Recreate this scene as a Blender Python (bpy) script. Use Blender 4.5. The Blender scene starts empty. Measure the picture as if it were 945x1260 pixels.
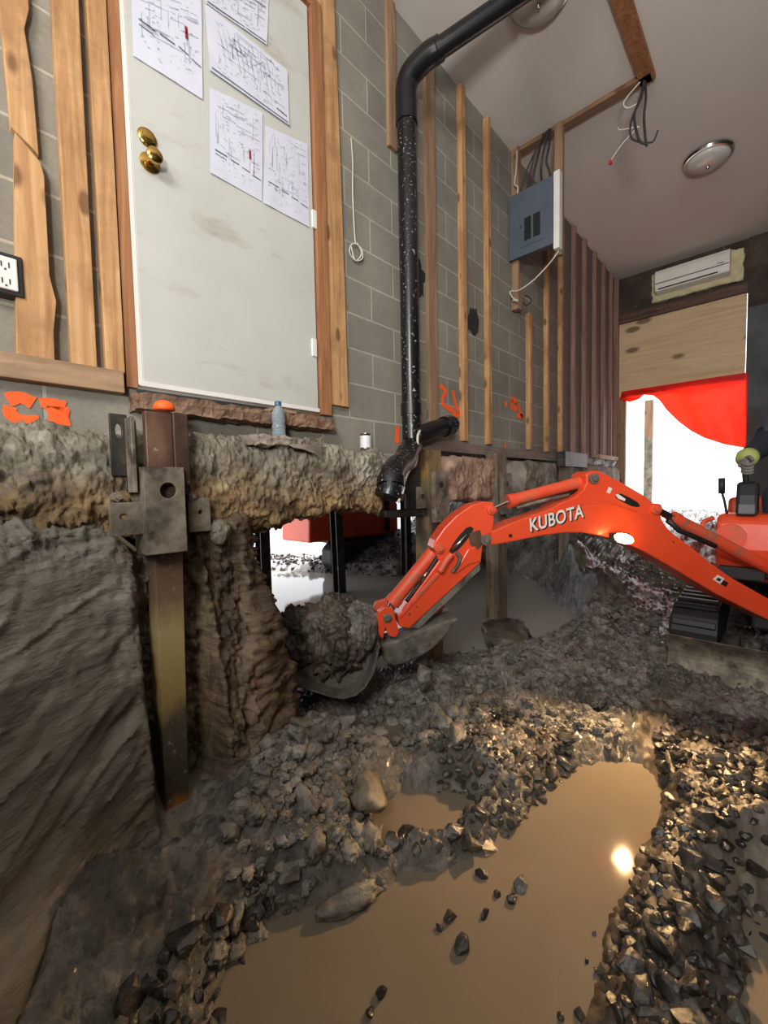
import bpy, bmesh, math, random
import numpy as np
from mathutils import Vector, Matrix, noise

random.seed(7)
sc = bpy.context.scene
COL = sc.collection
pi = math.pi

# ------------------------------------------------------------------ camera frame
ROT = ((0.6839113216725948, -0.7292967342565648, -0.01978831702681788),
       (-0.053516010115761965, -0.023098323843316164, -0.9982998067198646),
       (0.7275997118947575, 0.6838075320134597, -0.05482625659597046))
FPX = 516.73
EYE = Vector((0, -1.83, 1.25))
R_, D_, F_ = [Vector(r) for r in ROT]

def ray(x, y):
    return R_ * ((x - 472.5) / FPX) + D_ * ((y - 630) / FPX) + F_
def Yp(x, y, w=0.0):
    v = ray(x, y); return EYE + v * ((w - EYE.y) / v.y)
def Xp(x, y, w):
    v = ray(x, y); return EYE + v * ((w - EYE.x) / v.x)
def Zp(x, y, w=0.0):
    v = ray(x, y); return EYE + v * ((w - EYE.z) / v.z)

cam_d = bpy.data.cameras.new('camera'); cam = bpy.data.objects.new('camera', cam_d); COL.objects.link(cam)
m = Matrix.Identity(4)
for i in range(3):
    m[i][0] = R_[i]; m[i][1] = -D_[i]; m[i][2] = -F_[i]; m[i][3] = EYE[i]
cam.matrix_world = m
cam_d.sensor_fit = 'HORIZONTAL'; cam_d.sensor_width = 36; cam_d.lens = FPX / 945 * 36
cam_d.clip_start = 0.02; cam_d.clip_end = 200
sc.camera = cam

# ------------------------------------------------------------------ materials
def srgb(c):
    return tuple(((v / 255) / 12.92 if v / 255 <= 0.04045 else ((v / 255 + 0.055) / 1.055) ** 2.4) for v in c) + (1,)

def newmat(name):
    mt = bpy.data.materials.new(name); mt.use_nodes = True
    nt = mt.node_tree; b = nt.nodes['Principled BSDF']
    return mt, nt, b

def coords(nt, scale=(1, 1, 1), rot=(0, 0, 0), loc=(0, 0, 0)):
    g = nt.nodes.new('ShaderNodeNewGeometry'); mp = nt.nodes.new('ShaderNodeMapping')
    mp.inputs['Scale'].default_value = scale; mp.inputs['Rotation'].default_value = rot; mp.inputs['Location'].default_value = loc
    nt.links.new(g.outputs['Position'], mp.inputs['Vector']); return mp.outputs['Vector']

def nz(nt, vec, scale, detail=6, rough=0.6, dist=0.0):
    n = nt.nodes.new('ShaderNodeTexNoise'); n.inputs['Scale'].default_value = scale
    n.inputs['Detail'].default_value = detail; n.inputs['Roughness'].default_value = rough
    n.inputs['Distortion'].default_value = dist
    nt.links.new(vec, n.inputs['Vector']); return n.outputs['Fac']

def ramp(nt, fac, stops):
    r = nt.nodes.new('ShaderNodeValToRGB'); e = r.color_ramp.elements
    while len(e) > 1: e.remove(e[-1])
    e[0].position = stops[0][0]; e[0].color = stops[0][1]
    for p, c in stops[1:]:
        k = e.new(p); k.color = c
    nt.links.new(fac, r.inputs['Fac']); return r.outputs['Color']

def mix(nt, fac, a, b, mode='MIX'):
    n = nt.nodes.new('ShaderNodeMix'); n.data_type = 'RGBA'; n.blend_type = mode
    for s, v in ((0, fac), (6, a), (7, b)):
        if isinstance(v, (int, float, tuple)): n.inputs[s].default_value = v
        else: nt.links.new(v, n.inputs[s])
    return n.outputs[2]

def mth(nt, op, a, b=0.0, c=None):
    n = nt.nodes.new('ShaderNodeMath'); n.operation = op
    for i, v in enumerate((a, b, c)):
        if v is None: continue
        if isinstance(v, (int, float)): n.inputs[i].default_value = v
        else: nt.links.new(v, n.inputs[i])
    return n.outputs[0]

def bump(nt, b, h, strength=0.5, dist=0.01):
    n = nt.nodes.new('ShaderNodeBump'); n.inputs['Strength'].default_value = strength; n.inputs['Distance'].default_value = dist
    nt.links.new(h, n.inputs['Height']); nt.links.new(n.outputs['Normal'], b.inputs['Normal'])

def pm(name, cols, scale=6, rough=0.7, metal=0.0, bs=0.4, bd=0.006, bscale=None, stretch=(1, 1, 1), rot=(0, 0, 0), detail=8, dist=0.0,
       lo=0.35, hi=0.65, spots=None, coat=0.0, rvar=0.0, spec=0.5):
    mt, nt, b = newmat(name)
    v = coords(nt, stretch, rot)
    f = nz(nt, v, scale, detail, 0.62, dist)
    st = [(lo + (hi - lo) * i / max(1, len(cols) - 1), srgb(c)) for i, c in enumerate(cols)]
    c = ramp(nt, f, st)
    if spots:                                            # (colour, scale, threshold, softness)
        f2 = nz(nt, coords(nt, spots[4] if len(spots) > 4 else (1, 1, 1), loc=(3, 7, 1)), spots[1], 6, 0.65)
        k = ramp(nt, f2, [(spots[2], (0, 0, 0, 1)), (spots[2] + spots[3], (1, 1, 1, 1))])
        c = mix(nt, k, c, srgb(spots[0]))
    nt.links.new(c, b.inputs['Base Color'])
    if rvar:
        fr = nz(nt, coords(nt, (1, 1, 1), loc=(5, 2, 9)), scale * 1.7, 5)
        r = nt.nodes.new('ShaderNodeMapRange'); r.inputs[1].default_value = .3; r.inputs[2].default_value = .7
        r.inputs[3].default_value = max(0.02, rough - rvar); r.inputs[4].default_value = min(1, rough + rvar)
        nt.links.new(fr, r.inputs[0]); nt.links.new(r.outputs[0], b.inputs['Roughness'])
    else:
        b.inputs['Roughness'].default_value = rough
    b.inputs['Metallic'].default_value = metal
    b.inputs['Specular IOR Level'].default_value = spec
    b.inputs['Coat Weight'].default_value = coat; b.inputs['Coat Roughness'].default_value = 0.15
    if bs:
        h = nz(nt, v, bscale or scale * 3, 8, 0.65)
        bump(nt, b, h, bs, bd)
    return mt

def wood(name, cols, axis=2, scale=1.0, rough=0.75, knots=True, dirt=None):
    mt, nt, b = newmat(name)
    s = [26 * scale] * 3; s[axis] = 1.6 * scale
    v = coords(nt, tuple(s))
    f = nz(nt, v, 1.0, 8, 0.6, 1.2)
    c = ramp(nt, f, [(0.3 + 0.4 * i / (len(cols) - 1), srgb(q)) for i, q in enumerate(cols)])
    if knots:
        k = [1.0] * 3; k[axis] = 0.45
        vo = nt.nodes.new('ShaderNodeTexVoronoi'); vo.inputs['Scale'].default_value = 9 * scale
        nt.links.new(coords(nt, tuple(k), loc=(.3, .1, .2)), vo.inputs['Vector'])
        kk = ramp(nt, vo.outputs['Distance'], [(0.13, (1, 1, 1, 1)), (0.21, (0, 0, 0, 1))])
        c = mix(nt, mth(nt, 'MULTIPLY', kk, 0.75), c, srgb((78, 44, 22)))
    if dirt:
        d = nz(nt, coords(nt, (1, 1, 1), loc=(1, 5, 2)), 3.5, 6, 0.7)
        dk = ramp(nt, d, [(0.45, (0, 0, 0, 1)), (0.7, (1, 1, 1, 1))])
        c = mix(nt, mth(nt, 'MULTIPLY', dk, 0.8), c, srgb(dirt))
    nt.links.new(c, b.inputs['Base Color']); b.inputs['Roughness'].default_value = rough
    bump(nt, b, f, 0.25, 0.003)
    return mt

M = {}
M['pine'] = wood('pine', [(150, 108, 68), (184, 140, 94), (204, 164, 118)], dirt=(134, 98, 64))
M['pine_old'] = wood('pine_old', [(116, 88, 66), (142, 112, 86), (160, 132, 104)])
M['pine_pink'] = wood('pine_pink', [(112, 84, 74), (138, 106, 94), (160, 128, 110)], knots=False)
M['pine_h'] = wood('pine_h', [(128, 100, 74), (158, 128, 98), (178, 148, 116)], axis=0, dirt=(110, 96, 80))
M['pine_y'] = wood('pine_y', [(104, 76, 56), (130, 98, 74), (152, 118, 90)], axis=1)
M['jamb'] = wood('jamb', [(122, 78, 48), (150, 100, 64), (170, 122, 82)], knots=False)
M['sill'] = wood('sill', [(92, 68, 52), (124, 94, 72), (146, 116, 92)], axis=0, dirt=(84, 74, 64))
M['plate'] = wood('plate', [(112, 98, 88), (134, 120, 108), (150, 136, 122)], axis=0, knots=False, dirt=(96, 86, 78))
M['plywood'] = wood('plywood', [(188, 158, 122), (206, 178, 140), (218, 192, 156)], axis=1, scale=0.45)
M['header'] = wood('header', [(60, 44, 36), (88, 66, 54), (104, 80, 66)], axis=1, knots=False)
M['post_wood'] = wood('post_wood', [(84, 72, 60), (112, 98, 82), (140, 124, 104)], dirt=(54, 46, 38))
M['door'] = pm('door_paint', [(182, 183, 176), (192, 192, 186)], 2, 0.42, bs=0.03, spots=((150, 142, 124), 2.0, 0.58, 0.22, (1, 1, 2.6)), spec=.35)
M['ceil'] = pm('ceiling_paint', [(218, 212, 204), (226, 220, 212)], 0.8, 0.85, bs=0.06, bscale=40)
M['steel_dark'] = pm('steel_dark', [(44, 44, 42), (62, 60, 56), (82, 76, 68)], 9, 0.5, 0.5, 0.2, 0.002, spots=((118, 108, 92), 14, 0.6, 0.05))
M['steel_rust'] = pm('steel_rust', [(66, 48, 40), (92, 66, 52), (120, 94, 76)], 8, 0.55, 0.35, 0.25, 0.002, spots=((168, 150, 132), 30, 0.66, 0.03), stretch=(1, 1, .5))
M['steel_mud'] = pm('steel_mud', [(84, 76, 66), (116, 106, 92), (148, 138, 122)], 10, 0.6, 0.25, 0.3, 0.003, spots=((64, 54, 46), 7, 0.56, 0.1))
M['steel_ochre'] = pm('steel_ochre', [(86, 62, 40), (140, 118, 76), (112, 100, 78), (72, 62, 52)], 5, 0.55, 0.2, 0.3, 0.003, stretch=(1, 1, .6), spots=((170, 108, 44), 3.2, .62, .06))
M['black'] = pm('black_rubber', [(16, 16, 17), (28, 28, 28)], 8, 0.55, bs=0.2, bd=.002)
M['abs'] = pm('abs_pipe', [(15, 15, 17), (24, 24, 26)], 8, 0.26, bs=0.06, bd=.002, spots=((150, 150, 148), 55, 0.615, 0.03))
M['abs_clean'] = pm('abs_pipe_clean', [(14, 14, 16), (24, 24, 26)], 8, 0.3, bs=0.05, bd=.002)
M['orange'] = pm('orange_paint', [(222, 72, 38), (230, 82, 46)], 3, 0.38, bs=0.06, bd=.002, spots=((168, 86, 58), 9, 0.64, 0.16), coat=.3)
M['orange_dirty'] = pm('orange_paint_dirty', [(212, 68, 40), (224, 82, 50), (184, 96, 70)], 7, 0.5, bs=0.15, bd=.003, spots=((128, 106, 88), 12, 0.58, 0.1))
M['mach_mud'] = pm('mud_coated_steel', [(70, 66, 58), (98, 94, 84), (118, 113, 102)], 9, 0.45, bs=0.9, bd=.016, rvar=.15)
M['white'] = pm('white_plastic', [(214, 212, 206), (226, 224, 218)], 3, 0.4, bs=0)
M['chrome'] = pm('chrome', [(180, 176, 168), (200, 196, 190)], 5, 0.18, 1.0, 0)
M['brass'] = pm('brass', [(168, 132, 66), (196, 160, 88)], 9, 0.18, 1.0, 0.05)
M['cable'] = pm('cable_black', [(34, 32, 34), (54, 50, 50)], 9, 0.5, bs=0)
M['cable_white'] = pm('cable_white', [(206, 200, 188), (186, 178, 164)], 9, 0.6, bs=0)
M['red_plastic'] = pm('red_plastic', [(190, 30, 24), (210, 44, 34)], 9, 0.5, bs=0)
M['panel_grey'] = pm('panel_grey', [(84, 92, 104), (94, 102, 114)], 3, 0.45, 0.2, 0.03)
M['ink'] = pm('ink', [(90, 92, 106), (108, 110, 124)], 20, 0.8, bs=0)
M['ink_pale'] = pm('ink_pale', [(160, 164, 180), (178, 182, 196)], 20, 0.8, bs=0)
M['red_ink'] = pm('red_ink', [(126, 40, 44), (140, 50, 52)], 20, 0.8, bs=0)
M['paper'] = pm('paper', [(198, 200, 214), (206, 208, 220)], 2, 0.7, bs=0.05, bscale=8)
M['spray'] = pm('spray_paint', [(255, 88, 20), (255, 104, 34)], 20, 0.6, bs=0.1)
M['mini'] = pm('ac_cream', [(226, 224, 214), (234, 232, 222)], 3, 0.4, bs=0)
M['foam'] = pm('spray_foam', [(196, 186, 142), (216, 206, 166)], 14, 0.8, bs=0.6)
M['back_wall'] = pm('stained_plaster', [(48, 38, 32), (66, 54, 46), (86, 74, 62)], 3.5, 0.9, bs=0.6, bd=.01, lo=.3, hi=.7, spots=((110, 98, 84), 9, .66, .04))
M['column'] = pm('dark_concrete', [(66, 70, 72), (80, 84, 86), (94, 96, 96)], 2, 0.85, bs=0.3)
M['glove'] = pm('glove_grey', [(96, 94, 88), (120, 118, 112)], 30, 0.8, bs=0.3)
M['cuff'] = pm('cuff_yellow', [(150, 156, 84), (166, 172, 98)], 20, 0.7, bs=0.1)
M['navy'] = pm('navy_cloth', [(26, 30, 44), (38, 42, 58)], 12, 0.85, bs=0.3)
M['skin'] = pm('skin', [(176, 124, 98), (188, 136, 110)], 10, 0.55, bs=0.05)
M['tarp'] = pm('tarp_red', [(250, 26, 16), (255, 40, 26)], 2, 0.5, bs=0.1)

def pile_mat():
    mt, nt, b = newmat('pile_steel_stained')
    g = nt.nodes.new('ShaderNodeNewGeometry'); sp = nt.nodes.new('ShaderNodeSeparateXYZ'); nt.links.new(g.outputs['Position'], sp.inputs[0])
    f = nz(nt, coords(nt, (1, 1, .35)), 14, 8, .7)
    z = mth(nt, 'ADD', sp.outputs[2], mth(nt, 'MULTIPLY', mth(nt, 'SUBTRACT', f, .5), .22))
    mr = nt.nodes.new('ShaderNodeMapRange'); mr.inputs[1].default_value = 0; mr.inputs[2].default_value = 1.1; nt.links.new(z, mr.inputs[0])
    c = ramp(nt, mr.outputs[0], [(0.0, srgb((150, 92, 36))), (0.10, srgb((160, 100, 44))), (0.15, srgb((66, 56, 46))), (0.40, srgb((82, 72, 58))), (0.47, srgb((146, 124, 74))), (0.70, srgb((164, 146, 100))), (0.80, srgb((112, 92, 70))), (0.95, srgb((92, 70, 58)))])
    sp2 = ramp(nt, nz(nt, g.outputs['Position'], 46, 6, .7), [(.6, (0, 0, 0, 1)), (.66, (1, 1, 1, 1))])
    c = mix(nt, mth(nt, 'MULTIPLY', sp2, .6), c, srgb((176, 160, 138)))
    nt.links.new(c, b.inputs['Base Color']); b.inputs['Roughness'].default_value = .55
    bump(nt, b, f, .4, .004); return mt
M['pile'] = pile_mat()

def block_wall():
    mt, nt, b = newmat('concrete_block')
    g = nt.nodes.new('ShaderNodeNewGeometry'); sp = nt.nodes.new('ShaderNodeSeparateXYZ'); nt.links.new(g.outputs['Position'], sp.inputs[0])
    cb = nt.nodes.new('ShaderNodeCombineXYZ')
    nt.links.new(mth(nt, 'ADD', sp.outputs[0], 0.13), cb.inputs[0]); nt.links.new(mth(nt, 'ADD', sp.outputs[2], -0.07), cb.inputs[1])
    br = nt.nodes.new('ShaderNodeTexBrick'); br.offset = 0.5; br.inputs['Scale'].default_value = 1
    br.inputs['Brick Width'].default_value = 0.4; br.inputs['Row Height'].default_value = 0.2
    br.inputs['Mortar Size'].default_value = 0.007; br.inputs['Mortar Smooth'].default_value = 0.4
    br.inputs['Color1'].default_value = srgb((134, 131, 121)); br.inputs['Color2'].default_value = srgb((148, 144, 134))
    br.inputs['Mortar'].default_value = srgb((176, 171, 160)); nt.links.new(cb.outputs[0], br.inputs['Vector'])
    f = nz(nt, g.outputs['Position'], 2.2, 8, 0.65)
    c = mix(nt, 0.85, br.outputs['Color'], ramp(nt, f, [(0.3, (.62, .60, .57, 1)), (0.7, (1.08, 1.06, 1.02, 1))]), 'MULTIPLY')
    f2 = nz(nt, g.outputs['Position'], 60, 6, 0.7)
    c = mix(nt, 0.5, c, ramp(nt, f2, [(0.35, (.72, .72, .72, 1)), (0.7, (1.15, 1.15, 1.15, 1))]), 'MULTIPLY')
    # far half of the wall carries old brown-purple paint
    far = mth(nt, 'ADD', mth(nt, 'MULTIPLY', sp.outputs[0], 0.62), mth(nt, 'MULTIPLY', f, 0.7))
    k = ramp(nt, far, [(0.0, (0, 0, 0, 1)), (1.0, (1, 1, 1, 1))])
    mr = nt.nodes.new('ShaderNodeMapRange'); mr.inputs[1].default_value = 2.75; mr.inputs[2].default_value = 3.6; mr.inputs[4].default_value = .75
    nt.links.new(far, mr.inputs[0])
    c = mix(nt, mr.outputs[0], c, srgb((96, 78, 72)))
    nt.links.new(c, b.inputs['Base Color']); b.inputs['Roughness'].default_value = 0.9
    h = mth(nt, 'ADD', mth(nt, 'MULTIPLY', br.outputs['Fac'], -0.8), mth(nt, 'MULTIPLY', f2, 0.5))
    bump(nt, b, h, 0.5, 0.006)
    return mt
M['block'] = block_wall()

def concrete_footing():
    mt, nt, b = newmat('rough_concrete')
    g = nt.nodes.new('ShaderNodeNewGeometry'); sp = nt.nodes.new('ShaderNodeSeparateXYZ'); nt.links.new(g.outputs['Position'], sp.inputs[0])
    f = nz(nt, g.outputs['Position'], 7, 10, 0.7)
    c = ramp(nt, f, [(0.3, srgb((92, 84, 72))), (0.5, srgb((142, 134, 118))), (0.68, srgb((186, 178, 160)))])
    f2 = nz(nt, coords(nt, (.7, .7, 1.5)), 3.2, 8, 0.6)
    zz = mth(nt, 'ADD', mth(nt, 'MULTIPLY', sp.outputs[2], -2.2), mth(nt, 'MULTIPLY', f2, 1.1))
    mr = nt.nodes.new('ShaderNodeMapRange'); mr.inputs[1].default_value = -2.45; mr.inputs[2].default_value = -2.1
    nt.links.new(zz, mr.inputs[0])
    soil = ramp(nt, nz(nt, coords(nt, (.6, 1, 1.6)), 9, 8, 0.6), [(0.35, srgb((96, 72, 46))), (0.52, srgb((158, 126, 82))), (0.68, srgb((190, 164, 118)))])
    c = mix(nt, mth(nt, 'MULTIPLY', mr.outputs[0], 0.85), c, soil)
    nt.links.new(c, b.inputs['Base Color']); b.inputs['Roughness'].default_value = 0.85
    v = nt.nodes.new('ShaderNodeTexVoronoi'); v.inputs['Scale'].default_value = 38; nt.links.new(g.outputs['Position'], v.inputs['Vector'])
    h = mth(nt, 'ADD', nz(nt, g.outputs['Position'], 26, 10, 0.75), mth(nt, 'MULTIPLY', v.outputs['Distance'], 0.5))
    bump(nt, b, h, 0.9, 0.02)
    return mt
M['footing'] = concrete_footing()
M['footing_pink'] = pm('pinkish_stone', [(96, 70, 58), (142, 112, 96), (176, 146, 126), (200, 172, 150)], 7, 0.85, bs=0.9, bd=.02, lo=.3, hi=.72)
M['footing_grey'] = pm('grey_stone', [(96, 86, 76), (130, 120, 108), (150, 140, 126)], 5, 0.85, bs=0.7, bd=.015)

def clay():
    mt, nt, b = newmat('wet_clay')
    g = nt.nodes.new('ShaderNodeNewGeometry'); sp = nt.nodes.new('ShaderNodeSeparateXYZ'); nt.links.new(g.outputs['Position'], sp.inputs[0])
    sm = coords(nt, (1.0, 1.0, 3.2), rot=(0, math.radians(32), 0))
    f = nz(nt, sm, 3.5, 8, 0.6, 0.4)
    grey = ramp(nt, f, [(0.3, srgb((96, 92, 82))), (0.55, srgb((124, 119, 107))), (0.72, srgb((146, 140, 128)))])
    v = coords(nt, (1.6, 1.6, .55))
    br = ramp(nt, nz(nt, v, 7, 9, 0.65, .3), [(0.3, srgb((50, 40, 33))), (0.48, srgb((86, 71, 56))), (0.6, srgb((122, 104, 82))), (.75, srgb((104, 68, 48)))])
    # brown natural soil shows right of the pile, grey smeared clay to its left
    s = mth(nt, 'ADD', sp.outputs[0], mth(nt, 'MULTIPLY', nz(nt, g.outputs['Position'], 3, 6, .6), 0.35))
    mr = nt.nodes.new('ShaderNodeMapRange'); mr.inputs[1].default_value = 0.52; mr.inputs[2].default_value = 0.70
    nt.links.new(s, mr.inputs[0])
    lw = nt.nodes.new('ShaderNodeMapRange'); lw.inputs[1].default_value = .05; lw.inputs[2].default_value = .40
    nt.links.new(mth(nt, 'ADD', sp.outputs[2], mth(nt, 'MULTIPLY', nz(nt, g.outputs['Position'], 4, 6, .6), 0.2)), lw.inputs[0])
    c = mix(nt, mth(nt, 'MULTIPLY', mr.outputs[0], lw.outputs[0]), grey, br)
    nt.links.new(c, b.inputs['Base Color'])
    b.inputs['Roughness'].default_value = 0.5; b.inputs['Specular IOR Level'].default_value = .35
    h = mth(nt, 'ADD', mth(nt, 'MULTIPLY', nz(nt, sm, 9, 8, 0.65), 1.0), mth(nt, 'MULTIPLY', nz(nt, g.outputs['Position'], 40, 6, .6), .35))
    bump(nt, b, h, 0.8, 0.02)
    return mt
M['clay'] = clay()

def mud():
    mt, nt, b = newmat('wet_mud')
    g = nt.nodes.new('ShaderNodeNewGeometry')
    f = nz(nt, g.outputs['Position'], 5, 9, 0.65)
    c = ramp(nt, f, [(0.3, srgb((58, 55, 51))), (0.5, srgb((106, 102, 95))), (0.68, srgb((150, 144, 134)))])
    nt.links.new(c, b.inputs['Base Color'])
    fr = nz(nt, coords(nt, loc=(4, 4, 4)), 9, 5)
    r = nt.nodes.new('ShaderNodeMapRange'); r.inputs[1].default_value = .35; r.inputs[2].default_value = .65; r.inputs[3].default_value = .08; r.inputs[4].default_value = .38
    nt.links.new(fr, r.inputs[0]); nt.links.new(r.outputs[0], b.inputs['Roughness'])
    v = nt.nodes.new('ShaderNodeTexVoronoi'); v.inputs['Scale'].default_value = 26; nt.links.new(g.outputs['Position'], v.inputs['Vector'])
    h = mth(nt, 'ADD', nz(nt, g.outputs['Position'], 22, 8, 0.7), mth(nt, 'MULTIPLY', v.outputs['Distance'], -0.8))
    bump(nt, b, h, 0.9, 0.025)
    return mt
M['mud'] = mud()
M['stone'] = pm('wet_stone', [(40, 37, 34), (66, 61, 55), (96, 88, 78)], 12, 0.26, bs=0.6, bd=.006, rvar=.14, bscale=50)
M['stone_dark'] = pm('wet_dark_stone', [(26, 25, 24), (44, 41, 38), (70, 64, 56)], 14, 0.24, bs=0.6, bd=.006, rvar=.12, bscale=50)
M['clod'] = pm('clay_clod', [(72, 69, 63), (108, 104, 96), (142, 137, 127)], 9, 0.38, bs=0.8, bd=.01, rvar=.18, bscale=36)
M['track_mud'] = pm('track_printed_mud', [(52, 49, 46), (84, 80, 74), (112, 107, 99)], 6, 0.24, bs=0.6, bd=.014, rvar=.1, bscale=26, coat=.15, spec=.6)
M['mud_dark'] = pm('dark_mud', [(44, 39, 34), (72, 64, 55), (98, 88, 76)], 6, 0.5, bs=0.7, bd=.012, rvar=.15, bscale=20, stretch=(1, 1, .4))
M['boulder'] = pm('boulder_clayed', [(80, 74, 65), (110, 102, 89), (138, 127, 106)], 7, 0.42, bs=0.8, bd=.012, rvar=.1, bscale=24)
M['bright_gravel'] = pm('outdoor_gravel', [(120, 118, 114), (200, 198, 194), (236, 234, 230)], 7, 0.6, bs=0.8, bd=.03, bscale=18)

def water(name, c1, c2, rough=0.035):
    mt, nt, b = newmat(name)
    f = nz(nt, coords(nt), 1.3, 5, 0.6, .6)
    nt.links.new(ramp(nt, f, [(0.3, srgb(c1)), (0.7, srgb(c2))]), b.inputs['Base Color'])
    b.inputs['Roughness'].default_value = rough; b.inputs['IOR'].default_value = 1.33
    bump(nt, b, nz(nt, coords(nt), 5, 3, .5), 0.04, 0.01)
    return mt
M['puddle'] = water('muddy_water', (104, 95, 82), (115, 105, 91), .05)
M['trench_water'] = water('trench_water', (158, 153, 144), (168, 163, 154), .08)

def emit(name, col, s):
    mt, nt, b = newmat(name)
    b.inputs['Base Color'].default_value = srgb(col); b.inputs['Emission Color'].default_value = srgb(col); b.inputs['Emission Strength'].default_value = s
    return mt
M['lamp'] = emit('lamp_glow', (255, 196, 120), 60)
M['diffuser'] = pm('frosted_glass', [(190, 186, 178), (204, 200, 192)], 3, 0.25, bs=0, spec=.6)
def glassy():
    mt, nt, b = newmat('blue_bottle')
    b.inputs['Base Color'].default_value = (0.72, 0.88, 0.97, 1); b.inputs['Roughness'].default_value = .06
    b.inputs['Transmission Weight'].default_value = .75; b.inputs['IOR'].default_value = 1.2
    return mt
M['bottle'] = glassy()
def tarp():
    mt = bpy.data.materials.new('tarp'); mt.use_nodes = True; nt = mt.node_tree
    b = nt.nodes['Principled BSDF']; o = nt.nodes['Material Output']
    b.inputs['Base Color'].default_value = (0.9, 0.02, 0.008, 1); b.inputs['Roughness'].default_value = .5
    t = nt.nodes.new('ShaderNodeBsdfTranslucent'); t.inputs['Color'].default_value = (1.0, 0.022, 0.008, 1)
    mx = nt.nodes.new('ShaderNodeMixShader'); mx.inputs[0].default_value = .65
    nt.links.new(b.outputs[0], mx.inputs[1]); nt.links.new(t.outputs[0], mx.inputs[2]); nt.links.new(mx.outputs[0], o.inputs['Surface'])
    return mt
M['tarp'] = tarp()

# ------------------------------------------------------------------ mesh helpers
class MB:
    def __init__(s): s.v = []; s.f = []
    def add(s, vs, fs):
        k = len(s.v); s.v += [tuple(v) for v in vs]; s.f += [tuple(i + k for i in f) for f in fs]; return s
    def box(s, a, b, rot=None, piv=None):
        x0, y0, z0 = [min(p, q) for p, q in zip(a, b)]; x1, y1, z1 = [max(p, q) for p, q in zip(a, b)]
        vs = [Vector(p) for p in ((x0, y0, z0), (x1, y0, z0), (x1, y1, z0), (x0, y1, z0), (x0, y0, z1), (x1, y0, z1), (x1, y1, z1), (x0, y1, z1))]
        if rot:
            c = Vector(piv) if piv else (vs[0] + vs[6]) / 2
            vs = [c + rot @ (v - c) for v in vs]
        return s.add(vs, [(0, 3, 2, 1), (4, 5, 6, 7), (0, 1, 5, 4), (1, 2, 6, 5), (2, 3, 7, 6), (3, 0, 4, 7)])
    def tube(s, pts, r, n=12, cap=True):
        pts = [Vector(p) for p in pts]; rs = r if isinstance(r, (list, tuple)) else [r] * len(pts)
        up = None; rings = []
        for i, p in enumerate(pts):
            t = (pts[min(i + 1, len(pts) - 1)] - pts[max(i - 1, 0)]).normalized()
            if up is None:
                up = Vector((0, 0, 1)) if abs(t.z) < .9 else Vector((1, 0, 0))
            u = (up - t * up.dot(t)).normalized(); up = u; w = t.cross(u)
            rings.append([p + (u * math.cos(2 * pi * k / n) + w * math.sin(2 * pi * k / n)) * rs[i] for k in range(n)])
        vs = [q for ring in rings for q in ring]; fs = []
        for i in range(len(pts) - 1):
            for k in range(n):
                fs.append((i * n + k, i * n + (k + 1) % n, (i + 1) * n + (k + 1) % n, (i + 1) * n + k))
        if cap: fs += [tuple(range(n - 1, -1, -1)), tuple((len(pts) - 1) * n + k for k in range(n))]
        return s.add(vs, fs)
    def prism(s, poly, org, ex, ez, en, t0, t1):
        """poly of (a, b) in the plane org + a ex + b ez, pushed from t0 to t1 along en."""
        n = len(poly)
        vs = [org + ex * a + ez * b + en * t0 for a, b in poly] + [org + ex * a + ez * b + en * t1 for a, b in poly]
        fs = [tuple(range(n)), tuple(range(2 * n - 1, n - 1, -1))] + [(i, n + i, n + (i + 1) % n, (i + 1) % n) for i in range(n)]
        return s.add(vs, fs)
    def lathe(s, prof, c, ax=(0, 0, 1), n=24):
        c = Vector(c); ax = Vector(ax).normalized(); u = ax.orthogonal().normalized(); w = ax.cross(u)
        vs = []; fs = []
        for r, h in prof:
            for k in range(n): vs.append(c + ax * h + (u * math.cos(2 * pi * k / n) + w * math.sin(2 * pi * k / n)) * max(r, 1e-4))
        for i in range(len(prof) - 1):
            for k in range(n): fs.append((i * n + k, i * n + (k + 1) % n, (i + 1) * n + (k + 1) % n, (i + 1) * n + k))
        fs += [tuple(range(n - 1, -1, -1)), tuple((len(prof) - 1) * n + k for k in range(n))]
        return s.add(vs, fs)
    def build(s, name, mat, parent=None, smooth=False, bevel=0.0, fix=True, **kw):
        me = bpy.data.meshes.new(name)
        vs = s.v
        loc = Vector((0, 0, 0))
        if parent is None and kw.get('kind') != 'structure' and vs:
            a = np.array(vs); loc = Vector(((a[:, 0].min() + a[:, 0].max()) / 2, (a[:, 1].min() + a[:, 1].max()) / 2, a[:, 2].min()))
            vs = [(v[0] - loc.x, v[1] - loc.y, v[2] - loc.z) for v in vs]
        elif parent is not None:
            w = wloc(parent); vs = [(v[0] - w.x, v[1] - w.y, v[2] - w.z) for v in vs]
        me.from_pydata(vs, [], s.f)
        if fix:
            bm = bmesh.new(); bm.from_mesh(me); bmesh.ops.recalc_face_normals(bm, faces=bm.faces); bm.to_mesh(me); bm.free()
        me.materials.append(mat if not isinstance(mat, str) else M[mat])
        o = bpy.data.objects.new(name, me); COL.objects.link(o); o.location = loc
        if parent is not None: o.parent = parent
        if smooth:
            for p in me.polygons: p.use_smooth = True
            if smooth != 'all':
                sm = o.modifiers.new('auto', 'EDGE_SPLIT'); sm.split_angle = math.radians(40)
        if bevel:
            b = o.modifiers.new('bevel', 'BEVEL'); b.width = bevel; b.segments = 2; b.limit_method = 'ANGLE'; b.angle_limit = math.radians(35)
            if smooth: o.modifiers.move(1, 0)
        for k, v in kw.items():
            if v: o[k] = v
        return o

def wloc(o):
    v = Vector(o.location)
    return v + (wloc(o.parent) if o.parent else Vector((0, 0, 0)))

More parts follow.
